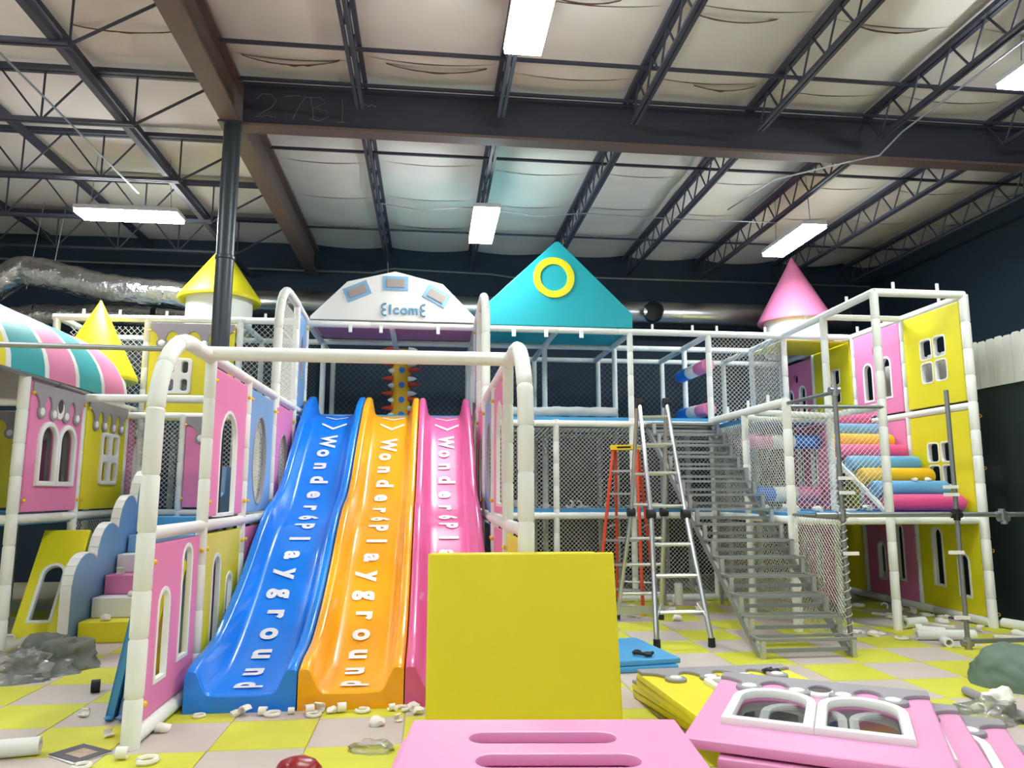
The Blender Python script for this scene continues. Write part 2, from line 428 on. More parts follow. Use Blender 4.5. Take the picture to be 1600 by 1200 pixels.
bm = bmesh.new(); box(bm, (0, .2, ZC+.1), (19.6, 10.1, .06)); obj('insulation_sheet', bm, INSUL, CEIL)
# torn brown edges hanging from seams
for xa, xb, yy in ((-.7, .5, 6.66), (-2.2, -1.0, 6.66), (2.6, 3.6, 6.72), (-.6, .6, 8.0), (-2.2, -1.1, 8.02), (1.05, 1.9, 6.6), (3.0, 3.9, 8.0), (-4.0, -2.6, 7.6), (4.3, 5.3, 6.7)):
    bm = bmesh.new(); n = 22; pr_ = None
    mx = .034*rng.uniform(.7, 1.3)
    for k in range(n+1):
        t = k/n; x = xa+(xb-xa)*t; sg = .085*math.sin(PI*t)**.8; h = mx*math.sin(PI*t)*(.5+abs(noise.noise((x*6, yy, 1.3)))*1.6)+.004
        z = ZC+.03-sg
        cur = [bm.verts.new((x, yy, z)), bm.verts.new((x, yy-.02, z-h)), bm.verts.new((x, yy+.015, z-h*.3))]
        if pr_:
            for q in range(3): bm.faces.new((pr_[q], cur[q], cur[(q+1) % 3], pr_[(q+1) % 3]))
        pr_ = cur
    obj('torn_edge', bm, TEAR, CEIL)

# ------------------------------------------------------------------ steelwork
def joist(label, p0, p1, ztop, zbot, n, endcut=0.0, verticals=False, group=None):
    """open-web joist from p0 to p1 (xy)"""
    J = thing('roof_joist', label, 'joist', (p0[0], p0[1], zbot), group)
    a = V(p0[0], p0[1], 0); b = V(p1[0], p1[1], 0); d = (b-a).normalized(); s = V(-d.y, d.x, 0)
    bm = bmesh.new()
    for sg in (-1, 1): bar(bm, a+s*.035*sg+V(0, 0, ztop), b+s*.035*sg+V(0, 0, ztop), .05, .055)
    obj('top_chord', bm, STEEL, J)
    a2 = a+d*endcut; b2 = b-d*endcut
    bm = bmesh.new()
    for sg in (-1, 1): bar(bm, a2+s*.028*sg+V(0, 0, zbot), b2+s*.028*sg+V(0, 0, zbot), .038, .04)
    obj('bottom_chord', bm, STEEL, J)
    L = (b2-a2).length; st = L/n
    for i in range(n):
        q0 = a2+d*st*i; q1 = q0+d*st/2; q2 = q0+d*st
        for e, f in ((q0+V(0, 0, zbot), q1+V(0, 0, ztop)), (q1+V(0, 0, ztop), q2+V(0, 0, zbot))):
            bm = bmesh.new(); tube(bm, [e, f], .0125, 6); obj('web_rod', bm, STEEL, J)
        if verticals:
            bm = bmesh.new(); tube(bm, [q0+V(0, 0, zbot), q0+V(0, 0, ztop)], .012, 6); obj('web_rod', bm, STEEL, J)
    if endcut:
        for e, f in ((a2, a), (b2, b)):
            bm = bmesh.new(); tube(bm, [e+V(0, 0, zbot), f+V(0, 0, ztop-.03)], .016, 6); obj('end_strut', bm, STEEL, J)
    return J
ordn = ['first', 'second', 'third', 'fourth', 'fifth', 'sixth', 'seventh']
for i, x in enumerate(XJ):
    joist('dark open-web roof joist in front of the cross beam, %s from the column' % ordn[i], (x, 3.2), (x, 8.42), 6.44, 6.04, 9, .25)
    joist('dark open-web roof joist behind the cross beam, %s from the column' % ordn[i], (x, 8.58), (x, 14.6), 6.44, 6.04, 10, .25)
for i, y in enumerate(YJ[1:]):
    joist('deep roof joist left of the column running sideways, %s from the camera' % ordn[i], (-2.5, y), (-9.45, y), 6.43, 5.8, 5, .95, True)
def ibeam(name, label, a, b, ztop, zbot, fwid, m=STEEL, fl=.035):
    T = thing(name, label, 'beam', (a[0], a[1], zbot)); a = V(*a, 0); b = V(*b, 0)
    bm = bmesh.new(); bar(bm, a+V(0, 0, ztop-fl/2), b+V(0, 0, ztop-fl/2), fwid, fl); obj('top_flange', bm, m, T)
    bm = bmesh.new(); bar(bm, a+V(0, 0, zbot+fl/2), b+V(0, 0, zbot+fl/2), fwid, fl); obj('bottom_flange', bm, STEELB, T)
    bm = bmesh.new(); bar(bm, a+V(0, 0, (ztop+zbot)/2), b+V(0, 0, (ztop+zbot)/2), .03, ztop-zbot-2*fl); obj('web', bm, m, T); return T
ibeam('steel_girder', 'brown steel girder running away over the slate column', (-2.38, 2.5), (-2.38, 14.6), 6.43, 5.9, .22, STEELB)
BEAM = ibeam('steel_beam', 'long dark steel cross beam with chalk marks spanning the hall', (-2.27, 8.5), (9.75, 8.5), 6.42, 5.87, .2)
# chalk writing on the beam web
def stroke(pts, r=.0032):
    bm = bmesh.new(); tube(bm, [V(x, 8.483, z) for x, z in pts], r, 4); obj('chalk_mark', bm, CHALK, BEAM)
cx, cz = -2.12, 6.02
def ch(x, pts, w_=.24, h=.3): stroke([(cx+x+px*w_, cz+pz*h-.012*x) for px, pz in pts])
ch(0, [(0, .75), (.25, 1), (.7, 1), (.95, .75), (.75, .45), (.2, .15), (0, 0), (.6, .1), (1, .02)])
ch(.32, [(0, .95), (.5, 1.02), (1.05, 1), (.7, .5), (.45, 0)])
ch(.6, [(.1, 1), (.25, .5), (.3, .05)]); ch(.6, [(-.1, .98), (.6, 1.0), (.85, .8), (.35, .55), (.9, .45), (1, .2), (.6, 0), (.1, .05)])
ch(.92, [(.35, .98), (.38, .5), (.36, 0)]); ch(.92, [(.15, .0), (.55, .02)])
stroke([(-.95+.03*k, 6.25+.02*math.sin(k*2.3)) for k in range(9)], .003)
# columns
def column(label, x, y, ztop, r=.1):
    C = thing('steel_column', label, 'column', (x, y, 0))
    bm = bmesh.new(); lathe(bm, [(r, 0), (r, 4.25), (r+.012, 4.26), (r+.012, 4.29), (r, 4.3), (r, ztop)], 24, (x, y, 0)); obj('shaft', bm, COLUMN, C)
    bm = bmesh.new(); box(bm, (x, y, ztop-.012), (.27, .3, .024)); obj('cap_plate', bm, COLUMN, C)
    bm = bmesh.new(); box(bm, (x, y, .01), (.34, .34, .02)); obj('base_plate', bm, COLUMN, C)
column('slate grey round steel column rising between the playhouse and slides', -2.38, 8.5, 5.9)
column('dark steel column behind the white boards at the right edge', 7.95, 8.5, 5.87, .11)
# bridging bars tying the joists
def bars(name, label, segs, r, cat='bar', m=STEEL):
    bm = bmesh.new()
    a, b = segs; bar(bm, a, b, r, r); tag(obj(name, bm, m), label, cat)
for y, z, lb in ((7.54, 6.38, 'nearest bridging bar crossing the joists before the cross beam'), (8.3, 6.4, 'bridging bar lying just in front of the cross beam'),
                 (10.06, 6.4, 'bridging bar crossing the joists just behind the cross beam'), (13.2, 6.4, 'farthest bridging bar crossing the joists near the back wall')):
    bars('bridging_bar', lb, ((-2.3, y, z), (9.7, y, z)), .035 if y < 13 else .03)
for x, z, wd, lb in ((-3.93, 6.37, .085, 'upper lengthwise tie bar over the striped canopy side'), (-3.58, 5.84, .075, 'lower lengthwise tie bar beside the ends of the deep joists'),
                     (-5.45, 6.37, .085, 'upper lengthwise tie bar farther left of the canopy'), (-7.2, 6.37, .085, 'leftmost lengthwise tie bar under the roof')):
    bars('tie_bar', lb, ((x, 4.0, z), (x, 14.5, z)), wd)
# conduits and cables
def cable(name, label, pts, r=.008, m=CABLE, cat='cable'):
    bm = bmesh.new(); tube(bm, pts, r, 6); tag(obj(name, bm, m), label, cat)
cable('conduit', 'thin silver conduit slanting under the roof at top left', [(-4.15, 6.0, 5.75), (-4.12, 8.0, 5.75), (-4.1, 10.3, 5.74)], .012, GALV)
cable('conduit', 'silver conduit running down along a joist at top right and across the beam', [(5.72, 5.5, 5.98), (5.7, 7.9, 5.98), (5.62, 8.25, 5.84), (5.3, 8.38, 5.8), (5.0, 9.2, 5.98), (4.8, 9.4, 5.98), (4.6, 10.6, 6.0)], .012, GALV)
cable('cable', 'sagging grey cable strung between the joists behind the beam', [(-.8, 10.9, 5.98), (-.2, 10.9, 5.9), (.4, 10.9, 5.97), (.78, 10.9, 5.98), (1.6, 10.95, 5.9), (2.4, 11, 6.0), (4.0, 11.0, 5.97), (5.6, 11.0, 5.98)], .009)
cable('conduit', 'long thin conduit along the top of the navy back wall', [(-9, 14.62, 6.05), (-2.5, 14.62, 6.0), (-1.2, 14.62, 6.0), (-.8, 14.62, 6.1), (1.2, 14.62, 6.05), (2.0, 14.62, 5.95), (2.4, 14.62, 6.05), (9.5, 14.62, 6.05)], .02, GALVD)
cable('hanging_wire', 'short loose wire hanging from a joist above the white arched roof', [(-.86, 13.9, 6.0), (-.85, 13.9, 5.8), (-.83, 13.9, 5.6), (-.87, 13.9, 5.42), (-.82, 13.88, 5.3)], .012)

# ------------------------------------------------------------------ LED fixtures
def lamp(label, x, y, z, along='y', L=1.42, W=.38):
    sx, sy = (W, L) if along == 'y' else (L, W)
    T = thing('ceiling_light', label, 'light', (x, y, z))
    bm = bmesh.new(); box(bm, (x, y, z+.05), (sx, sy, .06)); box(bm, (x, y, z+.1), (sx*.6, sy*.6, .05)); obj('housing', bm, HOUS, T)
    bm = bmesh.new(); box(bm, (x, y, z-.005), (sx-.02, sy-.02, .05)); obj('diffuser', bm, LED, T)
    for s in (-1, 1):
        dx, dy = (0, s*L*.4) if along == 'y' else (s*L*.4, 0)
        bm = bmesh.new(); tube(bm, [(x+dx, y+dy, z+.1), (x+dx*.9, y+dy*.9, ZC)], .006, 5); obj('suspension_wire', bm, CABLE, T)
lamp('bright LED panel nearest the camera at the top centre', .85, 5.95, 5.9)
lamp('long LED panel hung crosswise above the foil duct', -4.4, 10.83, 5.6, 'x')
lamp('LED panel hanging behind the beam above the white arched roof', .76, 10.68, 5.6)
lamp('LED panel hanging above the pink cone roof', 5.75, 10.8, 5.6)
lamp('LED panel cut off by the right edge of the photo', 6.15, 6.0, 5.9)
for x, nm in ((-5.5, 'left'), (.85, 'middle'), (6.15, 'right')): lamp('LED panel over the hall behind the camera, %s' % nm, x, .3, 5.9)  # fixtures out of view, assumed and added to help light the hall
lamp('LED panel over the left side hall before the playhouse', -5.5, 5.6, 5.9)  # another assumed fixture outside the view, added for its light

# ------------------------------------------------------------------ ducts
def crumple_tube(pts, r, amp, n=28, seed=0, sub=14):
    P = [Vector(p) for p in pts]; path = []
    for i in range(len(P)-1):
        p0, p1, p2, p3 = P[max(i-1, 0)], P[i], P[i+1], P[min(i+2, len(P)-1)]
        for k in range(sub):
            t = k/sub; path.append(.5*((2*p1)+(p2-p0)*t+(2*p0-5*p1+4*p2-p3)*t*t+(3*p1-p0-3*p2+p3)*t**3))
    path.append(P[-1]); bm = bmesh.new(); tube(bm, path, r, n)
    for v in bm.verts:
        q = v.co*7+V(seed, 0, 0); v.co += noise.noise_vector(q)*amp
    return bm
FD = thing('foil_duct', 'shiny crinkled foil duct bending above the striped canopy', 'duct', (-6.6, 12.5, 4.7))
obj('sleeve', crumple_tube([(-8.6, 12.3, 3.9), (-7.3, 12.45, 4.75), (-6.75, 12.5, 5.17), (-6.4, 12.5, 5.18), (-5.3, 12.5, 4.95), (-4.1, 12.55, 4.86), (-3.3, 12.9, 4.75)], .235, .03, seed=3), FOIL, FD)
bm = bmesh.new(); tube(bm, [(-4.42, 12.53, 4.89), (-4.38, 12.53, 4.885)], .245, 28); obj('strap', bm, BLACK, FD)
for x in (-6.5, -6.15):
    bm = bmesh.new(); tube(bm, [(x-.1, 12.5, 4.9), (x+.05, 12.5, 6.4)], .006, 5); obj('hanger_wire', bm, CABLE, FD)
FD2 = thing('foil_duct', 'darker low foil duct behind the yellow pyramid roof', 'duct', (-7, 13.4, 4.4))
obj('sleeve', crumple_tube([(-7.7, 13.0, 4.1), (-7.2, 13.4, 4.62), (-5.8, 13.5, 4.72), (-4.2, 13.6, 4.75), (-3.4, 13.7, 4.8)], .19, .03, seed=8), FOIL, FD2)
for x in (-6.9, -4.9):
    bm = bmesh.new(); tube(bm, [(x-.03, 13.46, 4.68), (x+.03, 13.46, 4.685)], .2, 24); obj('strap', bm, BLACK, FD2)
SD = thing('spiral_duct', 'long round steel duct along the back wall with an open port', 'duct', (0, 14.1, 5.2))
x = -4.6; i = 0
while x < 7.3:
    L = [2.3, 1.9, 1.2][i % 3]; bm = bmesh.new(); tube(bm, [(x, 14.05, 5.15), (x+L-.03, 14.05, 5.15)], .265, 32); obj('pipe_section', bm, DUCT, SD)
    bm = bmesh.new(); tube(bm, [(x+L-.05, 14.05, 5.15), (x+L+.02, 14.05, 5.15)], .275, 32); obj('joint_band', bm, DUCT, SD); x += L; i += 1
bm = bmesh.new(); tube(bm, [(4.35, 13.8, 5.12), (4.3, 13.6, 5.1)], .2, 24, False); tube(bm, [(4.3, 13.6, 5.1), (4.35, 13.8, 5.12)], .19, 24, False); obj('open_port', bm, DUCT, SD)
bm = bmesh.new(); tube(bm, [(4.34, 13.76, 5.118), (4.345, 13.78, 5.119)], .188, 24); obj('port_shadow_liner', bm, BLACK, SD)  # black disc put in for the shade inside the open port

# ================================================================== the slides
def cr(xs, ys, x):
    n = len(xs)
    for i in range(n-1):
        if x <= xs[i+1] or i == n-2:
            t = (x-xs[i])/(xs[i+1]-xs[i]); h = xs[i+1]-xs[i]
            def m(j):
                if j == 0: return (ys[1]-ys[0])/(xs[1]-xs[0])
                if j == n-1: return (ys[-1]-ys[-2])/(xs[-1]-xs[-2])
                return (ys[j+1]-ys[j-1])/(xs[j+1]-xs[j-1])
            t2, t3 = t*t, t**3
            return (2*t3-3*t2+1)*ys[i]+(t3-2*t2+t)*h*m(i)+(-2*t3+3*t2)*ys[i+1]+(t3-t2)*h*m(i+1)
SYP = [5.9, 6.2, 6.55, 7.0, 7.5, 7.95, 8.35, 8.75, 9.1, 9.55, 10.1, 10.6, 10.95, 11.1]
SZP = [.125, .135, .2, .40, .69, 1.0, 1.22, 1.34, 1.52, 1.88, 2.3, 2.6, 2.71, 2.72]
def zbed(y): return cr(SYP, SZP, y)
def slide(label, x0, x1, m, text, t0, step, chev):
    T = thing('slide', label, 'slide', ((x0+x1)/2, 5.9, 0)); bm = bmesh.new()
    cx_ = (x0+x1)/2; N = 120; rows = []
    for i in range(N+1):
        y = 5.9+(11.1-5.9)*i/N; zb = zbed(y)
        rh = .23+.06*max(0, (y-10.3)/.8); f = min(1, (y-5.9)/.25); rh -= .05*(1-math.sin(PI/2*f))
        zr = zb+rh; zo = max(0, zr-.42) if y > 6.6 else 0
        half = [(x0, zo), (x0, zr-.03), (x0+.008, zr-.008), (x0+.022, zr), (x0+.062, zr), (x0+.08, zr-.01), (x0+.092, zr-.035), (x0+.13, zb+.06), (x0+.15, zb+.024), (x0+.185, zb+.005), (x0+.25, zb)]
        sec = half+[(cx_, zb-.003)]+[(2*cx_-x, z) for x, z in half[::-1]]
        rows.append([bm.verts.new((x, y, z)) for x, z in sec])
    for a, b in zip(rows, rows[1:]):
        for k in range(len(a)-1): bm.faces.new((a[k], a[k+1], b[k+1], b[k]))
    fr = rows[0]; base = [bm.verts.new((v.co.x, 5.885, 0)) for v in fr]
    top = [bm.verts.new((v.co.x, 5.885, max(v.co.z-.012, 0))) for v in fr]
    for k in range(len(fr)-1):
        bm.faces.new((fr[k], fr[k+1], top[k+1], top[k]))
        if top[k].co.z+top[k+1].co.z > 1e-5: bm.faces.new((top[k], top[k+1], base[k+1], base[k]))
    bmesh.ops.remove_doubles(bm, verts=bm.verts[:], dist=1e-5)
    obj('chute', to_mesh(bm, 'chute', True, 50), m, T)
    # lettering follows the bed: text runs down the slope, tops of the letters to +X
    tab = [(11.05, 0.0)]; y = 11.05; s = 0
    while y > 5.95:
        y2 = y-.01; s += math.hypot(.01, zbed(y2)-zbed(y)); y = y2; tab.append((y, s))
    def y_at(s_):
        if s_ <= 0: return 11.05
        lo = min(int(s_/.0101), len(tab)-1)
        while lo < len(tab)-1 and tab[lo][1] < s_: lo += 1
        while lo > 0 and tab[lo-1][1] > s_: lo -= 1
        return tab[lo][0]-(0 if lo == len(tab)-1 else (s_-tab[lo][1]))
    def wrap(me, s0, xc):
        for v in me.vertices:
            yy = y_at(s0+v.co.x); e = .02
            nz = V(0, -(zbed(min(yy+e, 11.1))-zbed(max(yy-e, 5.9)))/(2*e), 1).normalized()
            z = v.co.z; v.co = V(xc+v.co.y, yy, zbed(yy))+nz*(.009+max(z*.2, 0))
        return me
    for q in range(chev[0]):
        s0 = (.03, .26, .56)[q]; a = .15+.01*q; d = .1+.03*q; wd = .03+.014*q
        me = plate([(0, -a), (wd, -a), (d+wd, 0), (wd, a), (0, a), (d, 0)], [], .003, .0008)
        obj('chevron', wrap(me, s0, cx_+.03), LETW, T)
    for q, chh in enumerate(text):
        me = text_mesh(chh, .28, .0125); obj('letter', wrap(me, t0+q*step, cx_+.0), LETW, T)
    return T
TXT = 'Wonder6Playground'
slide('blue fibreglass slide lane with white lettering, left of the yellow lane', -1.76, -.955, SL_B, TXT, 1.1, .284, (3, .1, .21))
slide('yellow fibreglass slide lane between the blue and pink lanes', -.945, -.165, SL_Y, TXT, 1.18, .281, (3, .1, .22))
slide('pink fibreglass slide lane partly hidden by the upright yellow panel', -.155, .58, SL_P, TXT, 1.1, .284, (3, .1, .2))

# ================================================================== slide side barriers
def arched(parent, x, y0, ytop, z0, ztop, yend, r=.058, rad=.75):
    """padded hoop: up from (y0,z0), bending back at the top and running level to yend"""
    pts = [V(x, y0, z0), V(x, y0+.01, z0+.35), V(x, y0+.02, z0+.75), V(x, y0+.03, ztop-rad-.1)]
    c = (x, y0+.03+rad, ztop-rad); pts += arc(c, rad, PI, PI/2, 9)
    pts += [V(x, yend, ztop)]
    full = [pts[0]]; rs = [r]; acc = 0; nxt = .3
    for a, b in zip(pts, pts[1:]):
        L = (b-a).length; d = (b-a)/L
        while acc+L > nxt+.03:
            q = a+d*(nxt-acc)
            full += [q-d*.014, q, q+d*.014]; rs += [r*rng.uniform(.97, 1.03), r*.86, r*rng.uniform(.97, 1.03)]; nxt += rng.uniform(.28, .4)
        acc += L; full.append(b); rs.append(r)
        if nxt < acc+.03: nxt = acc+.05
    return bent('hoop', parent, full, rs)
XB = -1.85
BL = thing('slide_barrier', 'white padded pipe barrier on the left side of the slides', 'frame', (XB, 5.17, 0))
arched(BL, XB, 5.17, 0, 0, 2.74, 6.4, .06, .62)
for y in (6.4, 7.7, 8.97): post(BL, XB, y, 0, 2.72, .048 if y < 7 else .04)
post(BL, XB, 10.2, 1.2, 4.15, .045)
rail(BL, (XB, 6.4, 2.74), (XB, 11.0, 2.74)); rail(BL, (XB, 5.22, 1.33), (XB, 11.0, 1.33)); rail(BL, (XB, 5.2, .06), (XB, 6.4, .06), .055)
arched(BL, XB, 9.0, 0, 2.6, 4.18, 10.2, .055, .55); rail(BL, (XB, 10.2, 4.18), (XB, 11.0, 4.14))
net(BL, (XB, 9.05, 2.78), (0, 1, 0), (0, 0, 1), 1.1, .85); net(BL, (XB, 9.3, 3.6), (0, 1, 0), (0, 0, 1), .85, .4)
U = (0, 1, 0)
panel('pink lower barrier panel with two tall slot windows at the slide foot', frameM((XB, 5.28, .12), U), 1.05, 1.14, PINK, [('arch', .3, .22, .19, .58), ('arch', .76, .27, .19, .8)], t=.028)
panel('yellow lower barrier panel behind the blue slide foot', frameM((XB, 6.47, .1), U), 1.15, 1.16, YEL, [('arch', .38, .2, .2, .75), ('arch', .82, .25, .18, .5)], t=.028)
panel('pink lower barrier panel mostly hidden behind the blue slide', frameM((XB, 7.77, .1), U), 1.13, 1.16, PINK, t=.028)
panel('pink upper barrier panel with an open arched window beside the column', frameM((XB, 6.47, 1.4), U), 1.16, 1.27, PINK, [('arch', .56, .02, .52, .9)], t=.028)
panel('soft blue upper barrier panel with a netted arched window', frameM((XB, 7.77, 1.4), U), 1.13, 1.27, BLUEV, [('oval', .52, .55, .3, .46)], t=.028)
panel('pink upper barrier panel with a netted oval window by the slide top', frameM((XB, 9.04, 1.4), U), 1.1, 1.27, PINK, [('oval', .55, .5, .27, .42)], t=.028)
panel('soft blue top barrier panel with a slit window below the welcome roof', frameM((XB, 10.25, 2.8), U), .7, 1.32, BLUEV, [('oval', .35, .7, .1, .3)], t=.028)
panel('soft blue lower strip panel behind the blue slide top', frameM((XB, 10.22, 1.4), U), .72, 1.27, BLUEV, t=.028)
net(BL, (XB-.05, 7.77, 1.4), U, (0, 0, 1), 2.3, 1.2)
XR = .68
BR = thing('slide_barrier', 'white padded pipe barrier on the right side of the slides', 'frame', (XR, 5.17, 0))
arched(BR, XR, 5.17, 0, 0, 2.74, 6.4, .06, .62)
for y in (6.4, 7.7, 8.97): post(BR, XR, y, 0, 2.72, .048 if y < 7 else .04)
post(BR, XR, 10.2, 1.2, 4.15, .045)
rail(BR, (XR, 6.4, 2.74), (XR, 11.0, 2.74)); rail(BR, (XR, 5.22, 1.33), (XR, 11.0, 1.33)); rail(BR, (XR, 5.2, .06), (XR, 6.4, .06), .055)
arched(BR, XR, 9.0, 0, 2.6, 4.18, 10.2, .055, .55); rail(BR, (XR, 10.2, 4.18), (XR, 11.0, 4.14))
U2 = (0, -1, 0)
for lb, y1, z0, W_, H_, m, wn in (
    ('yellow lower barrier panel beside the pink slide foot', 6.33, .12, 1.05, 1.14, YEL, [('arch', .5, .25, .15, .6)]),
    ('pink lower barrier panel beside the middle of the pink slide', 7.62, .1, 1.15, 1.16, PINK, []),
    ('soft blue lower barrier panel beside the pink slide', 8.9, .1, 1.13, 1.16, BLUEV, []),
    ('pink upper barrier panel with arched window right of the pink slide', 7.63, 1.4, 1.16, 1.27, PINK, [('arch', .58, .1, .5, .95)]),
    ('soft blue upper barrier panel right of the pink slide', 8.9, 1.4, 1.13, 1.27, BLUEV, [('oval', .56, .55, .27, .42)]),
    ('pink upper barrier panel next to the top of the pink slide', 10.14, 1.4, 1.1, 1.27, PINK, [('oval', .55, .5, .27, .42)]),
    ('soft blue top barrier panel between the welcome roof and teal gable', 10.95, 2.8, .7, 1.32, BLUEV, [('oval', .35, .7, .1, .3)])):
    panel(lb, frameM((XR, y1, z0), U2), W_, H_, m, wn, t=.028)
HB = thing('cross_bar', 'white padded bar spanning over the slides between the two hoops', 'bar', (XB, 6.25, 2.74))
pad_pipe('padding', HB, (XB, 6.28, 2.75), (XR, 6.28, 2.75), .06, 3)
GP = thing('steel_pipe', 'bare steel pipe running left from the slide hoop in front of the canopy', 'pipe', (-4.5, 5.55, 2.6))
bm = bmesh.new(); tube(bm, [(-6.5, 5.85, 2.73), (XB-.05, 5.75, 2.68)], .021, 12); obj('tube', bm, GALV, GP)
bm = bmesh.new(); tube(bm, [(XB-.14, 5.755, 2.68), (XB-.04, 5.75, 2.68)], .028, 12); obj('clamp', bm, GALVD, GP)

# ================================================================== left playhouse
XH = -4.2
LH = thing('playhouse_framework', 'white padded pipe frame of the left playhouse', 'frame', (XH, 8.1, 0))
for y in (8.1, 9.4, 10.7, 12.0): post(LH, XH, y, 0, 2.8, .055 if y < 9 else .05)
rail(LH, (XH, 8.1, 1.33), (XH, 12, 1.33), .05); rail(LH, (XH, 9.4, 2.76), (XH, 12, 2.76), .05)
rail(LH, (XH, 9.4, 2.74), (XB, 9.4, 2.74), .05, 3); rail(LH, (XH, 8.1, .05), (XH, 12, .05), .05)
for x in (-5.5, -6.8): post(LH, x, 8.1, 0, 2.8); post(LH, x, 10.7, 0, 2.8)
rail(LH, (-6.8, 8.1, 1.33), (XH, 8.1, 1.33)); rail(LH, (-6.8, 8.3, 2.55), (XH, 8.3, 2.55), .04); rail(LH, (-3.4, 10.7, 1.33), (XH, 10.7, 1.33))
post(LH, -3.42, 10.7, 0, 2.68); rail(LH, (XH, 10.7, 2.66), (XB, 10.7, 2.66)); rail(LH, (-3.4, 10.7, 1.33), (XB, 10.7, 1.33))
deck(LH, -6.75, XH, 8.12, 12.0, 1.3); deck(LH, XH, XB, 10.72, 12.2, 1.3)
net(LH, (XH, 9.45, .1), U, (0, 0, 1), 1.2, 1.18); net(LH, (XH+.05, 10.75, 1.4), (1, 0, 0), (0, 0, 1), 2.25, 1.25)
bm = bmesh.new(); tube(bm, [(XH+.03, 6.3, 2.84), (XH+.03, 9.45, 2.8)], .028, 12); obj('steel_rail', bm, GALV, LH)
bm = bmesh.new(); tube(bm, [(XH+.03, 8.7, 2.806), (XH+.03, 8.78, 2.806)], .036, 12); obj('clamp', bm, GALVD, LH)
panel('pink playhouse panel with twin arched windows and grey drip trim, nearest the camera', frameM((XH+.02, 8.17, 1.4), U), 1.17, 1.36, PINK, [('twin', .6, .27, .84, .7)], [.2, .46, .74, 1.0], .6)
panel('yellow playhouse panel with white four-pane window and grey drip trim', frameM((XH+.02, 9.47, 1.4), U), 1.16, 1.34, YEL, [('four', .66, .3, .52, .66)], [.22, .47, .73, .98])
panel('pink playhouse panel with twin arched windows behind the slide hoop', frameM((XH+.02, 10.77, 1.4), U), 1.16, 1.34, PINK, [('twin', .6, .27, .84, .7)], [.2, .46, .74, 1.0], .6)
panel('yellow panel with grey drips deep inside the playhouse at the left edge', frameM((-6.6, 10.66, 1.4), (1, 0, 0)), 1.15, 1.3, YEL, [('four', .58, .4, .5, .5)], [.2, .45, .7, .97])
panel('second yellow drip panel on the rear wall inside the playhouse', frameM((-5.42, 10.66, 1.4), (1, 0, 0)), 1.15, 1.3, YEL, [('four', .58, .4, .5, .5)], [.2, .45, .7, .97])
panel('yellow panel with round window behind the net under the playhouse', frameM((XH-.5, 10.6, .02), (.98, -.15, 0), (0, .2, 1)), 1.1, 1.05, YEL, [('oval', .85, .5, .2, .28)])
panel('yellow panel with white arched window leaning under the playhouse floor', frameM((-4.4, 8.66, .03), (1, .03, 0), (.0, .55, 1.05)), .5, 1.28, YEL, [('arch', .24, .22, .2, .62)], bolts=False)
panel('pink drip panel facing the stairs beside the slide post', frameM((-3.36, 10.66, 1.4), (1, 0, 0)), .42, 1.25, PINK, [], [.2])
# striped barrel canopy
CN = thing('striped_canopy', 'barrel canopy with teal, pink and yellow stripes over the playhouse', 'canopy', (-5.2, 8.8, 2.82))
def barrel(y0, y1, grow=0.0):
    bm = bmesh.new(); n = 22; R1, R2 = 1.06+grow, .92+grow
    rows = []
    for y in (y0, (y0+y1)/2, y1):
        rows.append([bm.verts.new((-5.2+R1*math.cos(PI*k/n), y, 2.83+R2*math.sin(PI*k/n))) for k in range(n+1)]
                    + [bm.verts.new((-5.2+(R1-.04)*math.cos(PI*k/n), y, 2.83+(R2-.04)*math.sin(PI*k/n))) for k in range(n, -1, -1)])
    m_ = len(rows[0])
    for a, b in zip(rows, rows[1:]):
        for k in range(m_): bm.faces.new((a[k], a[(k+1) % m_], b[(k+1) % m_], b[k]))
    for r_ in (rows[0], rows[-1]):
        for k in range(n): bm.faces.new((r_[k], r_[k+1], r_[m_-2-k], r_[m_-1-k]))
    return bm
yy = 6.27
for nm, m, L in (('stripe', PINK, .62), ('stripe', YEL, .63), ('stripe', TEALP, .66), ('stripe', PINK, .62), ('stripe', TEALP, .6), ('stripe', PINK, .62)):
    obj(nm, barrel(yy, yy+L), m, CN); obj('white_band', barrel(yy+L, yy+L+.09, .004), WHITEV, CN); yy += L+.09
bm = bmesh.new(); vs = [bm.verts.new((-5.2+1.03*math.cos(PI*k/16), yy-.03, 2.83+.89*math.sin(PI*k/16))) for k in range(17)]; vb = [bm.verts.new(v.co+V(0, .02, 0)) for v in vs]
bm.faces.new(vs); bm.faces.new(vb)
for k in range(17): bm.faces.new((vs[k], vs[(k+1) % 17], vb[(k+1) % 17], vb[k]))
obj('end_board', bm, WHITEV, CN)
obj('lining', barrel(6.3, yy-.05, -.045), mat('canopy_lining_red', '#a8545c', .7), CN)
# cone roofs
def cone_tower(name, label, x, y, z0, zd, rd, rc, za, m, over=.0):
    T = thing(name, label, 'roof', (x, y, z0))
    bm = bmesh.new(); lathe(bm, [(rd, z0), (rd, zd)], 32, (x, y, 0)); obj('drum', bm, CREAM, T)
    bm = bmesh.new(); lathe(bm, [(rd*.9, zd-.02), (rc, zd-.05), (rc+.01, zd-.02), (rc, zd+.01), (.012, za-.01), (0, za)], 36, (x, y, 0)); obj('cone', to_mesh(bm, 'cone', True, 60), m, T)
cone_tower('cone_turret', 'bright yellow cone roof behind the striped canopy', -4.68, 10.78, 2.7, 3.2, .4, .54, 4.31, YEL)
cone_tower('cone_turret', 'yellow cone roof on a cream drum behind the column', -3.37, 11.9, 4.12, 4.66, .5, .62, 5.56, YEL)
cone_tower('cone_turret', 'pink cone roof on a cream drum over the right tower', 6.74, 12.75, 4.12, 4.77, .56, .66, 6.0, PINK)

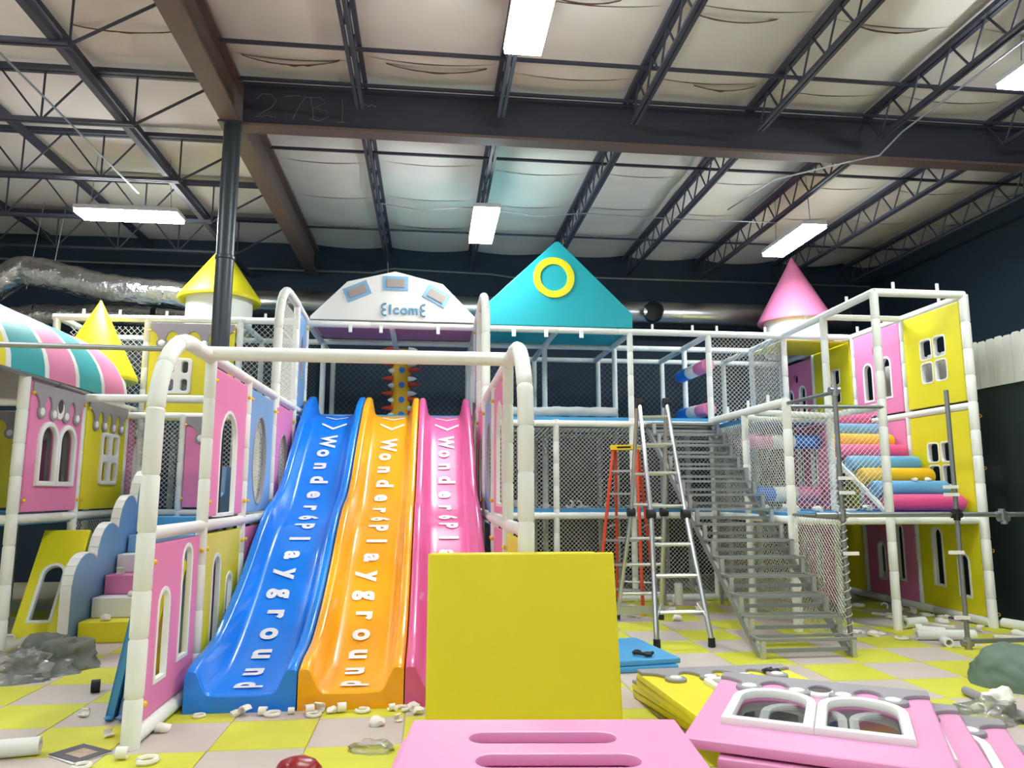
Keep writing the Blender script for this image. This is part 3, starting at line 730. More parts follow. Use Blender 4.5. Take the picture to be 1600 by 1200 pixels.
# soft stairs on the left
ST = thing('soft_stairs', 'soft play stairs in yellow, white, pink and blue beside the playhouse', 'stairs', (-3.4, 8.7, 0))
for i, m in enumerate((YEL, WHITEV, PINK, WHITEV, BLUEV, SKYB)):
    y0 = 8.7+.3*i; z1 = .215*(i+1)
    pl = plate(rect(0, 0, .95, .215), [], .42, .012); pl.transform(frameM((-3.74, y0+.21, z1-.217), (1, 0, 0))); obj('step', pl, m, ST)
    if i: bm = bmesh.new(); box(bm, (-3.265, y0+.25, (z1-.22)/2), (.93, .28, z1-.225)); obj('step_core', bm, BLUEV, ST)
pts = [(8.55, 0), (8.55, .62)]
def bump(y0, z0, y1, z1, n=6):
    for k in range(n+1):
        a = PI-PI*.62*k/n; pts.append((y0+(y1-y0)*(.5+.5*math.cos(a)), z0+(z1-z0)*math.sin(a)))
bump(8.56, .62, 9.25, .93); bump(9.12, .86, 9.78, 1.24); bump(9.66, 1.16, 10.3, 1.56); bump(10.18, 1.45, 10.75, 1.88)
pts += [(10.7, 1.8), (10.7, 1.1), (9.4, 0)]
pl = plate([(y, z) for y, z in pts], [], .1, .006); pl.transform(frameM((-3.82, 0, 0), U)); obj('side_board', pl, BLUEV, ST)
for (ya, za), (yb, zb) in zip(pts[:-4], pts[1:-3]):
    d = V(0, yb-ya, zb-za)
    if d.length < .01: continue
    nrm = V(0, -d.z, d.y).normalized()
    bm = bmesh.new(); bar(bm, V(-3.82, ya, za)+nrm*.008, V(-3.82, yb, zb)+nrm*.008, .105, .014, nrm); obj('edge_band', bm, WHITEV, ST)
pl = plate([(10.0, 1.0), (10.7, 1.35), (10.7, 1.95), (10.35, 1.95), (10.3, 1.6), (10.0, 1.5)], [], .06, .006); pl.transform(frameM((-2.74, 0, 0), U)); obj('hand_board', pl, BLUEV, ST)

# back-left bay above the playhouse stairs
BF = thing('play_framework', 'white padded pipe frame with nets behind the column', 'frame', (-5.35, 11, 0))
for x in (-5.35, -4.1, -2.8): post(BF, x, 11, 1.3 if x < -3 else 0, 4.1, .05); post(BF, x, 12.4, 0, 4.1, .045)
rail(BF, (-5.4, 11, 4.1), (XB, 11, 4.12), .052); rail(BF, (-5.4, 11, 2.68), (XB, 11, 2.68), .052); rail(BF, (-5.4, 12.4, 4.1), (XB, 12.4, 4.1)); rail(BF, (-5.4, 12.4, 2.68), (XB, 12.4, 2.68))
for x in (-5.35, -4.1, -2.8): rail(BF, (x, 11, 4.1), (x, 12.4, 4.1)); rail(BF, (x, 11, 2.68), (x, 12.4, 2.68))
net(BF, (-5.3, 11.3, 2.73), (1, 0, 0), (0, 0, 1), 1.15, 1.32, .06, .0036); net(BF, (-2.75, 11, 2.73), (1, 0, 0), (0, 0, 1), .88, 1.32, .06, .0036); net(BF, (-5.3, 12.4, 2.73), (1, 0, 0), (0, 0, 1), 3.4, 1.32, m=NETD)
net(BF, (-2.75, 11, 1.4), (1, 0, 0), (0, 0, 1), .88, 1.22)
deck(BF, -5.3, XB, 11.05, 12.35, 2.64)
for x in (-5.0, -4.5, -3.85, -3.0, -2.45): stub(BF, x, 11, 4.14)
panel('yellow drip panel with white window up behind the column', frameM((-4.04, 10.97, 2.62), (1, 0, 0)), 1.18, 1.42, YEL, [('four', .42, .38, .38, .52)], [.17, .46, .76, 1.03])

# ================================================================== centre frame behind the slides
CF = thing('play_framework', 'large white padded pipe frame with nets in the centre', 'frame', (1.9, 11, 0))
XC = [XB, XR, 1.9, 3.08, 4.35, 5.6]
for x in (XR, 3.08, 4.35, 5.6): post(CF, x, 11, 0, 4.1, .047)
post(CF, 1.9, 11, 0, 2.7, .047); post(CF, XB, 11, 0, 4.1, .04)
for y, zz in ((12.25, 4.1), (13.5, 4.1)):
    for x in (XB+.08, XR, 1.93, 3.15, 4.4, 5.62): post(CF, x, y, 0, zz, .045, 1.3)
    rail(CF, (XB, y, 4.08), (5.65, y, 4.08)); rail(CF, (XB, y, 2.66), (5.65, y, 2.66)); rail(CF, (XB, y, 1.3), (5.65, y, 1.3), .04)
rail(CF, (XB, 11, 4.1), (6.7, 11, 4.08), .052, .95); rail(CF, (XR, 11, 2.64), (4.35, 11, 2.64), .05); rail(CF, (XR, 11, 1.26), (5.6, 11, 1.26), .05); rail(CF, (XR, 11, .05), (5.6, 11, .05), .055)
rail(CF, (4.35, 11, 2.62), (5.6, 11, 2.62), .05)
for x in (XB+.04, -.6, XR, 1.92, 3.1, 4.37, 5.6): rail(CF, (x, 11, 4.08), (x, 13.5, 4.08), .047)
for x in (1.92, 3.1, 4.37): rail(CF, (x, 11, 2.64), (x, 13.5, 2.64)); rail(CF, (x, 11, .05), (x, 13.5, .05))
for a, b in ((XR, 1.9), (1.9, 3.08), (3.08, 4.35)):
    for z, h in ((.1, 1.12), (1.36, 1.22)): net(CF, (a+.05, 11, z), (1, 0, 0), (0, 0, 1), b-a-.1, h)
net(CF, (4.4, 11, 2.7), (1, 0, 0), (0, 0, 1), 1.15, 1.34, .05, .0036); net(CF, (5.6, 11.05, 2.7), U, (0, 0, 1), 1.15, 1.34); net(CF, (4.4, 11, 1.36), (1, 0, 0), (0, 0, 1), 1.15, 1.2); net(CF, (4.4, 11, .1), (1, 0, 0), (0, 0, 1), 1.15, 1.1)
for a, b in ((XB, XR), (XR, 3.1), (3.15, 5.6)):
    net(CF, (a+.05, 13.5, 2.72), (1, 0, 0), (0, 0, 1), b-a-.1, 1.3, .075, .003, NETD); net(CF, (a+.05, 13.5, .1), (1, 0, 0), (0, 0, 1), b-a-.1, 2.5, .09, .003, NETD)
for a, b in ((XB+.05, XR-.05), (XR+.05, 3.08), (3.1, 4.35), (4.37, 5.6)):
    deck(CF, a, b, 11.03, 13.45, 2.71 if b < 4.4 else 2.66); deck(CF, a, b, 11.03, 13.45, 1.33) if a > 0 else None
for x in (1.25, 1.75, 2.3): bm = bmesh.new(); box(bm, (x, 10.93, 4.02), (.06, .03, .12)); obj('tie_strip', bm, WHITEV, CF)
for x in (-1.2, -.75, .1): bm = bmesh.new(); box(bm, (x, 10.93, 4.02), (.05, .03, .11)); obj('tie_strip', bm, WHITEV, CF)
for x in (3.45, 4.1, 4.5, 5.3, 6.2): stub(CF, x, 11, 4.12, .1)
# welcome roof
WR = thing('arched_signboard', 'white arched roof front with blue lettering above the slides', 'roof', (-.6, 11, 4.15))
ol = [(-1.8, 4.16), (.7, 4.16), (.7, 4.2), (.16, 4.75), (-.56, 4.93), (-1.27, 4.75), (-1.8, 4.2)]
pl = plate(ol, [], 1.2, .01); pl.transform(frameM((0, 11.55, 0), (1, 0, 0))); obj('roof_body', pl, WHITEV, WR)
bm = bmesh.new(); box(bm, (-.56, 11.6, 4.135), (2.4, 1.1, .02)); obj('soffit', bm, MAUVE, WR)
for cx_, cz_, a in ((-1.12, 4.6, .42), (-.55, 4.74, 0), (.07, 4.56, -.5)):
    pl = plate([(-.19, -.11), (.19, -.11), (.19, .11), (-.19, .11)], [], .02, .003); R_ = Matrix.Rotation(a, 4, 'Z')
    pl.transform(frameM((cx_, 10.945, cz_), (1, 0, 0)) @ R_); p_ = obj('picture_frame', pl, SIGNB, WR)
    pl = plate(rect(-.135, -.065, .135, .065), [], .012, .002); pl.transform(frameM((cx_, 10.93, cz_), (1, 0, 0)) @ R_); obj('picture', pl, BROWNW, p_)
for q, (c_, wx) in enumerate((('E', 0), ('I', .098), ('c', .185), ('o', .305), ('m', .445), ('E', .585))):
    if c_ == 'E':   # rounded epsilon-shaped capital
        p_ = []; bm = bmesh.new()
        for cy, a0, a1 in ((.045, .35, 1.5), (-.045, .5, 1.65)):
            seg = [V(-.72+wx+.02+.045*math.cos(PI*(a0+(a1-a0)*k/10)), 10.94, 4.33+cy+.045*math.sin(PI*(a0+(a1-a0)*k/10))) for k in range(11)]; tube(bm, seg, .015, 8)
        tube(bm, [V(-.72+wx-.02, 10.94, 4.33), V(-.72+wx+.035, 10.94, 4.33)], .014, 8); obj('letter', bm, LETB, WR)
    else:
        me = text_mesh(c_, .2, .008); me.transform(Matrix.Diagonal((1, 1, .5, 1))); me.transform(frameM((-.72+wx, 10.94, 4.325), (1, 0, 0))); obj('letter', me, LETB, WR)
TG = thing('gable_signboard', 'teal triangular gable roof with a yellow ring', 'roof', (1.95, 11, 4.15))
pl = plate([(.78, 4.14), (3.12, 4.14), (3.12, 4.37), (1.97, 5.5), (1.91, 5.5), (.78, 4.42)], [], 1.25, .012); pl.transform(frameM((0, 11.58, 0), (1, 0, 0))); obj('roof_body', pl, TEAL, TG)
bm = bmesh.new(); box(bm, (1.95, 11.62, 4.12), (2.25, 1.15, .02)); obj('soffit', bm, TEAL, TG)
pl = plate(circ(1.88, 4.91, .325, 40), [circ(1.88, 4.91, .215, 40)], .03, .006); pl.transform(frameM((0, 10.945, 0), (1, 0, 0))); obj('ring', pl, YEL, TG)
# spiky pillar
SP = thing('spiked_pillar', 'yellow foam pillar with blue dots and orange and white spikes behind the slides', 'pillar', (-.5, 13.0, 2.7))
bm = bmesh.new(); tube(bm, [(-.52, 13, 2.75), (-.52, 13, 4.1)], .165, 20); obj('core', bm, ROLLY, SP)
for i in range(5):
    z = 2.94+.26*i
    bm = bmesh.new(); tube(bm, [(-.5, 12.845, z), (-.5, 12.82, z)], .052, 14); obj('dot', bm, BLUES, SP)
    for s_, m, dz, L in ((-1, ORANGE, .12, .17), (1, WHITEV, .12, .12), (1, ORANGE, .02, .2), (-1, WHITEV, 0.0, .06)):
        bm = bmesh.new(); tube(bm, [(-.52+s_*.13, 12.93, z+dz), (-.52+s_*(.16+L*.5), 12.91, z+dz), (-.52+s_*(.16+L), 12.9, z+dz)], [.05, .036, .006], 10); obj('spike', bm, m, SP)
# clutter on the decks
BW = thing('bubble_wrap_roll', 'long bubble wrap bundle lying on the upper blue deck', 'wrap', (2.0, 11.15, 2.75))
obj('film', crumple_tube([(.85, 11.15, 2.83), (1.5, 11.15, 2.83), (2.2, 11.16, 2.84), (2.9, 11.18, 2.84)], .075, .02, 14, 5), WRAP, BW)

# banded rollers
def roller(label, a, b, cols, r=.105):
    T = thing('banded_roller', label, 'roller', tuple(a)); a = Vector(a); b = Vector(b)
    fr = [0, .36, .66, 1.0]
    for k, m in enumerate(cols):
        p, q = a.lerp(b, fr[k]), a.lerp(b, fr[k+1]); d = (q-p).normalized()
        bm = bmesh.new(); tube(bm, [p, p+d*.012, q-d*.012, q], [r*.96, r, r, r*.96], 22); obj('band', bm, m, T)
roller('pink, white and blue roller level between posts right of the steel stairs', (4.42, 10.0, 2.32), (5.52, 10.0, 2.32), (PINK, WHITEV, BLUES))
roller('blue, white and pink roller low beside the steel stairs', (4.42, 10.0, 1.58), (5.52, 10.0, 1.58), (BLUES, WHITEV, PINK))
roller('upper slanting blue, white and pink roller by the centre posts', (4.3, 12.2, 3.58), (4.36, 11.05, 3.6), (BLUES, WHITEV, PINK))
roller('lower slanting blue, white and pink roller by the centre posts', (4.3, 12.2, 2.92), (4.36, 11.05, 2.9), (BLUES, WHITEV, PINK))

# ================================================================== right tower
RT = thing('tower_framework', 'white padded pipe frame of the right climbing tower', 'frame', (5.52, 8.45, 0))
XW = 6.75
post(RT, 5.53, 8.45, 0, 4.1, .052); post(RT, XW, 8.45, 0, 4.1, .056)
for y in (9.7, 10.95, 12.2, 13.4): post(RT, XW, y, 0, 4.1, .045)
post(RT, 5.55, 9.7, 1.3, 4.1, .05); post(RT, 4.32, 8.5, 0, 2.7, .055); post(RT, 4.34, 9.75, 0, 2.66, .05); post(RT, 5.55, 9.7, 0, 1.3, .045); post(RT, 5.6, 12.2, 0, 4.1, .045)
for z in (4.08, 2.68, 1.3): rail(RT, (XW, 8.45, z), (XW, 13.4, z), .05)
rail(RT, (XW-.02, 8.45, .06), (XW-.02, 13.4, .06), .055)
rail(RT, (5.53, 8.45, 4.1), (XW, 8.45, 4.1), .053, 2); rail(RT, (5.53, 8.45, 4.1), (5.58, 11, 4.08), .05, 2); rail(RT, (5.55, 9.7, 4.08), (XW, 9.7, 4.08), .045, 2)
rail(RT, (4.32, 8.5, 2.7), (4.35, 11, 2.7), .055, 2); rail(RT, (4.34, 9.75, 2.62), (5.55, 9.75, 2.62), .05, 2); rail(RT, (4.34, 9.4, 2.66), (5.55, 9.7, 2.66), .045, 2)
rail(RT, (4.32, 8.5, 1.27), (XW, 8.5, 1.27), .05); rail(RT, (4.34, 8.5, 1.27), (4.35, 11, 1.27), .05); rail(RT, (5.55, 8.45, 2.66), (5.55, 9.7, 2.66), .045); rail(RT, (5.55, 11, 2.62), (XW, 11, 2.62))
rail(RT, (5.6, 12.2, 4.06), (XW, 12.2, 4.06)); rail(RT, (5.6, 13.4, 4.06), (XW, 13.4, 4.06))
deck(RT, 4.36, 5.52, 8.5, 11.0, 1.33); deck(RT, 4.4, 5.52, 9.8, 11.0, 2.6); deck(RT, 5.56, XW-.05, 8.5, 11.0, 1.33); deck(RT, 5.6, XW-.05, 11, 13.4, 2.66)
net(RT, (4.37, 8.47, 1.4), (1, 0, 0), (0, 0, 1), 1.12, 1.22); net(RT, (4.33, 8.55, 1.36), U, (0, 0, 1), 1.15, 1.2); net(RT, (4.34, 9.8, 1.36), U, (0, 0, 1), 1.15, 1.2); net(RT, (4.34, 8.55, .1), U, (0, 0, 1), 2.4, 1.1)
for x, y in ((5.8, 8.45), (6.4, 8.45)): stub(RT, x, y, 4.14, .1)
for y in (8.9, 10.1, 10.8): stub(RT, XW, y, 4.12, .1)
for y in (9.1, 10.2): stub(RT, 5.56, y, 4.12, .1)
for y in (9.0, 9.6, 10.3): stub(RT, 4.33, y, 2.74, .11)
bm = bmesh.new(); box(bm, (6.17, 11.6, 4.02), (1.05, 1.1, .03)); obj('soffit', bm, YEL, RT)
for z in (2.55, 1.9, .9, .15):
    bm = bmesh.new(); q = [V(XW+.07+.03*math.cos(2*PI*k/10), 8.45, z+.02*math.sin(2*PI*k/10)) for k in range(11)]; tube(bm, q, .007, 6); obj('strap_ring', bm, WOODT, RT)
def rp(lb, y1, z0, m, wn, W_=1.12, H_=1.26): return panel(lb, frameM((XW-.01, y1, z0), U2), W_, H_, m, wn, bolts=False)
SLOT2 = [('arch', .38, .28, .17, .78), ('arch', .84, .2, .17, .5)]
rp('yellow bottom tower panel with two slot windows nearest the camera', 9.64, .11, YEL, [('arch', .36, .3, .17, .72), ('arch', .82, .22, .17, .5)], 1.13, 1.14)
rp('pink bottom tower panel with slot windows between two yellow ones', 10.88, .11, PINK, [('arch', .36, .25, .15, .5), ('arch', .8, .28, .15, .76)], 1.13, 1.14)
rp('yellow bottom tower panel deepest under the tower', 12.14, .11, YEL, [('arch', .5, .3, .15, .55)], 1.13, 1.14)
rp('yellow middle tower panel with four square windows behind the bare pole', 9.64, 1.36, YEL, [('squares', .56, .32, .52, .6)], 1.13, 1.27)
rp('pink middle tower panel beside the soft roller steps', 10.88, 1.36, PINK, [('hole', .5, .7, .1)], 1.13, 1.27)
rp('yellow middle tower panel behind the soft roller steps', 12.14, 1.36, YEL, [('squares', .56, .32, .52, .6)], 1.13, 1.27)
rp('yellow top tower panel with four square windows nearest the camera', 9.64, 2.75, YEL, [('squares', .58, .3, .54, .64)], 1.13, 1.29)
rp('pink top tower panel with round and arched windows', 10.88, 2.75, PINK, [('hole', .56, .98, .08), ('arch', .33, .25, .2, .55), ('arch', .78, .25, .2, .58)], 1.13, 1.29)
rp('yellow top tower panel with four square windows below the pink cone', 12.14, 2.75, YEL, [('squares', .56, .3, .52, .6)], 1.13, 1.29)
rp('shaded pink top tower panel deepest in the tower', 13.36, 2.72, PINK, [('hole', .56, .95, .08), ('arch', .33, .2, .2, .55), ('arch', .78, .2, .2, .58)], 1.12, 1.25)
panel('shaded pink lower panel with slit windows behind the tower net', frameM((5.56, 10.9, 1.37), (0, -1, 0)), 1.1, 1.2, PINK, [('arch', .35, .2, .13, .8), ('arch', .75, .2, .13, .8)], bolts=False)
panel('shaded pink ground panel with slit windows behind the stair net', frameM((5.56, 10.9, .1), (0, -1, 0)), 1.1, 1.12, PINK, [('arch', .35, .2, .13, .7), ('arch', .75, .2, .13, .7)], bolts=False)
for i, (m, cn) in enumerate(((ROLLP, 'magenta'), (ROLLB, 'blue'), (ROLLY, 'yellow'), (ROLLB, 'blue'), (ROLLP, 'magenta'), (ROLLY, 'yellow'), (ROLLB, 'blue'), (ROLLP, 'magenta'))):
    bm = bmesh.new(); y = 8.66+.265*i; z = 1.475+.172*i; a, b = 5.63, 6.66
    tube(bm, [(a, y, z), (a+.015, y, z), (a+.04, y, z), (b-.05, y, z), (b-.018, y, z), (b, y, z)], [.07, .095, .106, .106, .09, .06], 24)
    tag(obj('soft_roll', to_mesh(bm, 'soft_roll', True, 50), m), '%s soft roll forming the %s step of the tower climb' % (cn, ['lowest', 'second', 'third', 'fourth', 'fifth', 'sixth', 'seventh', 'top'][i]), 'roll', 'soft rolls stacked as steps')
for s in (5.62, 6.6):
    bm = bmesh.new(); bar(bm, (s, 8.66, 1.37), (s, 10.6, 2.63), .05, .05); obj('roll_support', bm, CREAM, RT)

# bare steel pipe work in front of the tower
SC = thing('pipe_framework', 'bare galvanised pipe frame being assembled before the right tower', 'frame', (5.57, 7.34, 0))
def gp(a, b, r=.024, nm='tube', m=GALVD): bm = bmesh.new(); tube(bm, [a, b], r, 12); return obj(nm, bm, m, SC)
gp((5.56, 7.34, 0), (5.56, 7.34, 2.7)); gp((4.28, 7.34, 0), (4.28, 7.34, 2.7)); gp((4.0, 7.36, 1.37), (7.2, 7.36, 1.37), .026, 'tube', GALV)
gp((4.28, 7.34, 2.66), (4.32, 8.5, 2.68), .022); gp((4.32, 8.48, 2.64), (5.53, 8.42, 2.64), .022); gp((4.28, 7.36, 1.34), (4.32, 8.5, 1.34), .022); gp((5.56, 7.34, .08), (7.2, 7.36, .08), .024); 
for x, z, m in ((5.56, 1.37, BLACK), (4.28, 1.37, GALV), (6.08, 1.37, GALV), (5.56, .06, GALV), (4.28, 2.68, GALV), (6.1, 1.33, GALV)):
    bm = bmesh.new(); tube(bm, [(x-.055, 7.35, z), (x+.055, 7.35, z)], .037, 12); tube(bm, [(x, 7.34, z-.06), (x, 7.34, z+.06)], .034, 12); obj('clamp', bm, m, SC)
for x, z in ((5.56, 1.66), (5.56, 1.58), (5.56, .98), (5.56, .32), (4.28, 1.75), (4.28, 1.6), (4.28, .98)):
    bm = bmesh.new(); s = -1 if x > 5 else 1; box(bm, (x+s*.055, 7.32, z), (.16, .03, .035)); obj('tie_strip', bm, WHITEV, SC)
net(SC, (4.29, 7.38, .05), U, (0, 0, 1), 1.1, 1.28, .042, .003)
bm = bmesh.new(); q = [V(4.28+.032*math.cos(k*.9), 7.34+.032*math.sin(k*.9), .05+k*.012) for k in range(105)]; tube(bm, q, .004, 4); obj('lacing_cord', bm, NET, SC)

# ================================================================== steel staircase
SS = thing('steel_stairs', 'open grey steel staircase rising to the blue deck', 'stairs', (3.7, 7.1, 0))
NS = 15; yA, yB, zA, zB = 7.1, 10.85, .0, 2.62
def sx(t): return 3.25+(3.32-3.25)*t, 4.18+(4.3-4.18)*t
for side in (0, 1):
    a, b = sx(0)[side], sx(1)[side]
    bm = bmesh.new(); bar(bm, (a, yA+.06, .0), (b, yB+.16, zB-.03), .035, .09); obj('stringer', bm, STAIR, SS)
for i in range(NS):
    t = (i+.6)/NS; y = yA+(yB-yA)*t; z = zA+(zB-zA)*(i+1)/NS; x0, x1 = sx(t)
    T_ = bmesh.new(); xm, xw = (x0+x1)/2, x1-x0+.06
    box(T_, (xm, y-.12, z), (xw, .032, .03)); box(T_, (xm, y+.1, z), (xw, .026, .026)); box(T_, (x0-.01, y-.01, z), (.03, .24, .024)); box(T_, (x1+.01, y-.01, z), (.03, .24, .024)); tr = obj('tread', T_, STAIR, SS)
    bm = bmesh.new(); box(bm, ((x0+x1)/2, y-.06, z-.105), (x1-x0, .03, .035)); obj('riser_bar', bm, STAIR, SS)
    for x in (x0, x1):
        bm = bmesh.new(); box(bm, (x, y-.115, z-.09), (.045, .045, .17)); obj('bracket', bm, ALU, tr)
for x in (3.4, 4.25):
    bm = bmesh.new(); tube(bm, [(x, 10.6, 0), (x, 10.6, 2.35)], .022, 10); obj('support_leg', bm, GALV, SS)
bm = bmesh.new(); box(bm, (3.81, 10.9, 2.64), (1.1, .25, .03)); obj('landing', bm, ALU, SS)

# ================================================================== ladders
def lerp(a, b, t): return a+(b-a)*t
AL = thing('aluminium_ladder', 'silver articulated aluminium ladder standing open before the nets', 'ladder', (2.7, 7.75, 0))
TL, TR = V(2.51, 8.6, 2.65), V(2.85, 8.6, 2.66)
def leg_curve(top, foot, wide, y_sign):
    k = .5; mid = top.lerp(foot, k); n1 = mid+V(wide*.0, 0, 0)
    return [top, top.lerp(foot, .25), mid, top.lerp(foot, .62)+V(-wide*.2, 0, 0), top.lerp(foot, .82)+V(-wide*.12, 0, 0), foot]
fL, fR = V(2.38, 7.74, .06), V(2.97, 7.74, .06); bL, bR = V(2.4, 9.45, .05), V(2.97, 9.45, .05)
fLm, fRm, bLm, bRm = V(2.48, 8.15, 1.36), V(2.88, 8.15, 1.36), V(2.5, 9.05, 1.36), V(2.92, 9.05, 1.36)
rails_ = {}
for nm, top, md, ft in (('a', TL, fLm, fL), ('b', TR, fRm, fR), ('c', TL+V(-.01, .06, 0), bLm, bL), ('d', TR+V(.01, .06, 0), bRm, bR)):
    ptsr = [top, md, md.lerp(ft, .12)+V(0, 0, -.0), md.lerp(ft, .5), ft]
    bm = bmesh.new(); tube(bm, ptsr, [.024, .026, .03, .03, .03], 8); obj('side_rail', bm, ALU, AL); rails_[nm] = (top, md, ft)
    bm = bmesh.new(); tube(bm, [ft+V(0, 0, .035), ft+V(0, 0, -.055)], [.036, .04], 10); obj('rubber_foot', bm, BLACK, AL)
    bm = bmesh.new(); tube(bm, [md+V(-.045, 0, 0), md+V(.045, 0, 0)], .055, 14); obj('hinge', bm, BLACK, AL)
def rung(p, q, r=.019):
    bm = bmesh.new(); tube(bm, [p, q], r, 8); obj('rung', bm, ALU, AL)
for L_, R_ in (('a', 'b'), ('c', 'd')):
    (t1, m1, f1), (t2, m2, f2) = rails_[L_], rails_[R_]
    for t in (.12, .38, .64, .93): rung(t1.lerp(m1, t), t2.lerp(m2, t))
    for t in (.25, .5, .78): rung(m1.lerp(f1, t), m2.lerp(f2, t), .022)
for p in (TL, TR):
    bm = bmesh.new(); tube(bm, [p+V(-.035, .03, .02), p+V(.035, .03, .02)], .06, 14); obj('hinge', bm, BLACK, AL)
bm = bmesh.new(); bar(bm, bL+V(-.03, -.02, .08), bR+V(.03, -.02, .08), .06, .09); obj('stabiliser_bar', bm, ALU, AL)
for s, f in ((1, fL), (-1, fR)):
    bm = bmesh.new(); tube(bm, [f+V(s*.03, .05, .24), f+V(s*.1, .12, .37)], .01, 6); obj('brace', bm, ALU, AL)
OL = thing('step_ladder', 'orange fibreglass step ladder with a yellow top behind the silver ladder', 'ladder', Matrix.Translation((2.8, 10.35, 0)) @ Matrix.Rotation(math.radians(-28), 4, 'Z'))
HL = 2.22
def ol(nm, bm, m, par=None): return obj(nm, bm, m, par or OL, False)
bm = bmesh.new(); box(bm, (0, 0, HL+.02), (.4, .22, .07)); cap = ol('top_cap', bm, CAPY)
bm = bmesh.new(); box(bm, (0, -.112, HL+.02), (.2, .004, .025)); obj('cap_label', bm, BLACK, cap, False)
for s in (-1, 1):
    bm = bmesh.new(); bar(bm, (s*.17, -.05, HL), (s*.31, -.55, .04), .035, .06, (0, 1, 0)); ol('front_rail', bm, ORANGE)
    bm = bmesh.new(); bar(bm, (s*.16, .06, HL), (s*.28, .48, .04), .032, .05, (0, 1, 0)); ol('rear_rail', bm, ORANGE)
    for y_, x_ in ((-.555, .312), (.485, .282)):
        bm = bmesh.new(); box(bm, (s*x_, y_, .05), (.06, .07, .1)); ol('foot', bm, CAPY if y_ < 0 else BLACK)
for k in range(1, 7):
    t = k/7; z = HL*(1-t); y_ = -.05-.5*t; hw = .17+.14*t
    bm = bmesh.new(); box(bm, (0, y_+.02, z), (2*hw, .085, .028)); ol('step', bm, ALU)
    if k % 2 == 0:
        bm = bmesh.new(); yb = .06+.42*t; tube(bm, [(-(.16+.12*t), yb, z), (.16+.12*t, yb, z)], .014, 6); ol('rear_brace', bm, ALU)
for s in (-1, 1):
    bm = bmesh.new(); tube(bm, [(s*.24, -.3, 1.1), (s*.24, .27, 1.15)], .01, 6); ol('spreader', bm, ALU)

# ================================================================== loose panels in the foreground
YP = thing('padded_divider', 'large plain yellow panel standing upright before the pink slide', 'panel', frameM((.0, 4.83, 0.0), (1, -.012, 0), (0, .17, 1)))
obj('board', plate(rrect(0, 0, 1.25, 1.215, .01, 2), [], .055, .012), YEL, YP, False)
obj('rear_board', plate(rrect(.01, 0, 1.13, 1.225, .01, 2), [], .04, .01, -.055), YEL, YP, False)
# leaning boards behind the left hoop
for i, (m, nm, x) in enumerate(((SKYB, 'outer blue padded board leaning behind the pink slot-window panel', -2.23), (BLUEV, 'inner blue padded board leaning behind the pink slot-window panel', -2.145), (YEL, 'yellow padded board leaning innermost behind the pink slot-window panel', -2.07))):
    P = thing('padded_board', nm, 'board', frameM((x, 5.78, 0.005), (0, 1, 0), (.17, 0, 1)), 'boards leaning behind the hoop')
    obj('board', plate(rrect(0, 0, (1.1, 1.1, .36)[i], 1.22-.09*i, .01, 2), [], .055, .014), m, P, False)
# flat stacks: frame axes u (width), v (towards the drip edge)
def flat(label, cx_, cy_, z, yaw, W_, H_, m, wn=(), sc=None, medal=False, group=None, tilt=0):
    u = V(math.cos(yaw), math.sin(yaw), 0); v = V(-math.sin(yaw), math.cos(yaw), tilt)
    return panel(label, frameM(V(cx_, cy_, z+.027)-u*W_/2-v*H_/2, u, v), W_, H_, m, wn, sc, medal, bolts=False, group=group)
DR = [.2, .47, .74, 1.0]
for i, (dx, dy, yw) in enumerate(((.06, .32, 9), (.04, .3, 7.5), (.0, .12, 4), (-.02, .06, 3))):
    flat(['bottom yellow drip panel of the flat stack by the blue mats', 'second yellow drip panel in the flat stack by the blue mats', 'third yellow drip panel in the flat stack by the blue mats', 'top yellow drip panel of the flat stack with a white window'][i],
         2.26+dx, 5.1+dy, .001+.061*i, math.radians(yw), 1.2, 1.3, YEL, [('four', .62, .38, .5, .55)], DR, group='yellow panels stacked flat')
ya = math.radians(-30.5)
for i, (dx, dy, a) in enumerate(((.34, -.5, 1), (.3, -.46, -2), (.36, -.42, 0), (.32, -.45, 1), (.33, -.16, 0), (.12, -.1, 1.5), (0, 0, 0))):
    flat(['lowest', 'second lowest', 'third lowest', 'middle', 'third highest', 'second highest', 'top'][i]+' pink drip panel of the foreground stack on the right', 2.1+dx, 3.98+dy, .001+.061*i, ya+math.radians(a), 1.18, 1.36, LITPINK,
         [('twin', .59, .3, .9, .7)] if i > 3 else [], [.2, .47, .72, .98], .59 if i > 3 else False, 'pink panels stacked flat on the right')
yb_ = math.radians(-6)
for i in range(9):
    flat(['lowest', 'second', 'third', 'fourth', 'fifth', 'sixth', 'seventh', 'second highest', 'top'][i]+' pale pink slotted panel of the stack at the bottom centre', .5+(-.045 if i == 7 else .0)+(-.0 if i > 6 else .02), 3.06+(.0 if i > 6 else -.03)+(-.07 if i == 7 else 0), .001+.061*i, yb_, 1.24, 1.16, LITPINK,
         [('slot', .28, .83, .92, .97), ('slot', .32, .55, .98, .69)], group='pale pink slotted panels stacked flat')
# blue mats
for i, (x, y, a) in enumerate(((1.62, 7.22, -24), (1.64, 7.24, -22))):
    P = thing('blue_mat', ['lower', 'upper'][i]+' blue folded mat lying behind the upright yellow panel', 'mat', Matrix.Translation((x, y, .001+.052*i)) @ Matrix.Rotation(math.radians(a+30), 4, 'Z'), 'blue mats on the floor')
    me = plate(rrect(-.62, -.5, .62, .5, .012, 2), [], .05, .012, .025); obj('cover', me, SKYB, P, False)

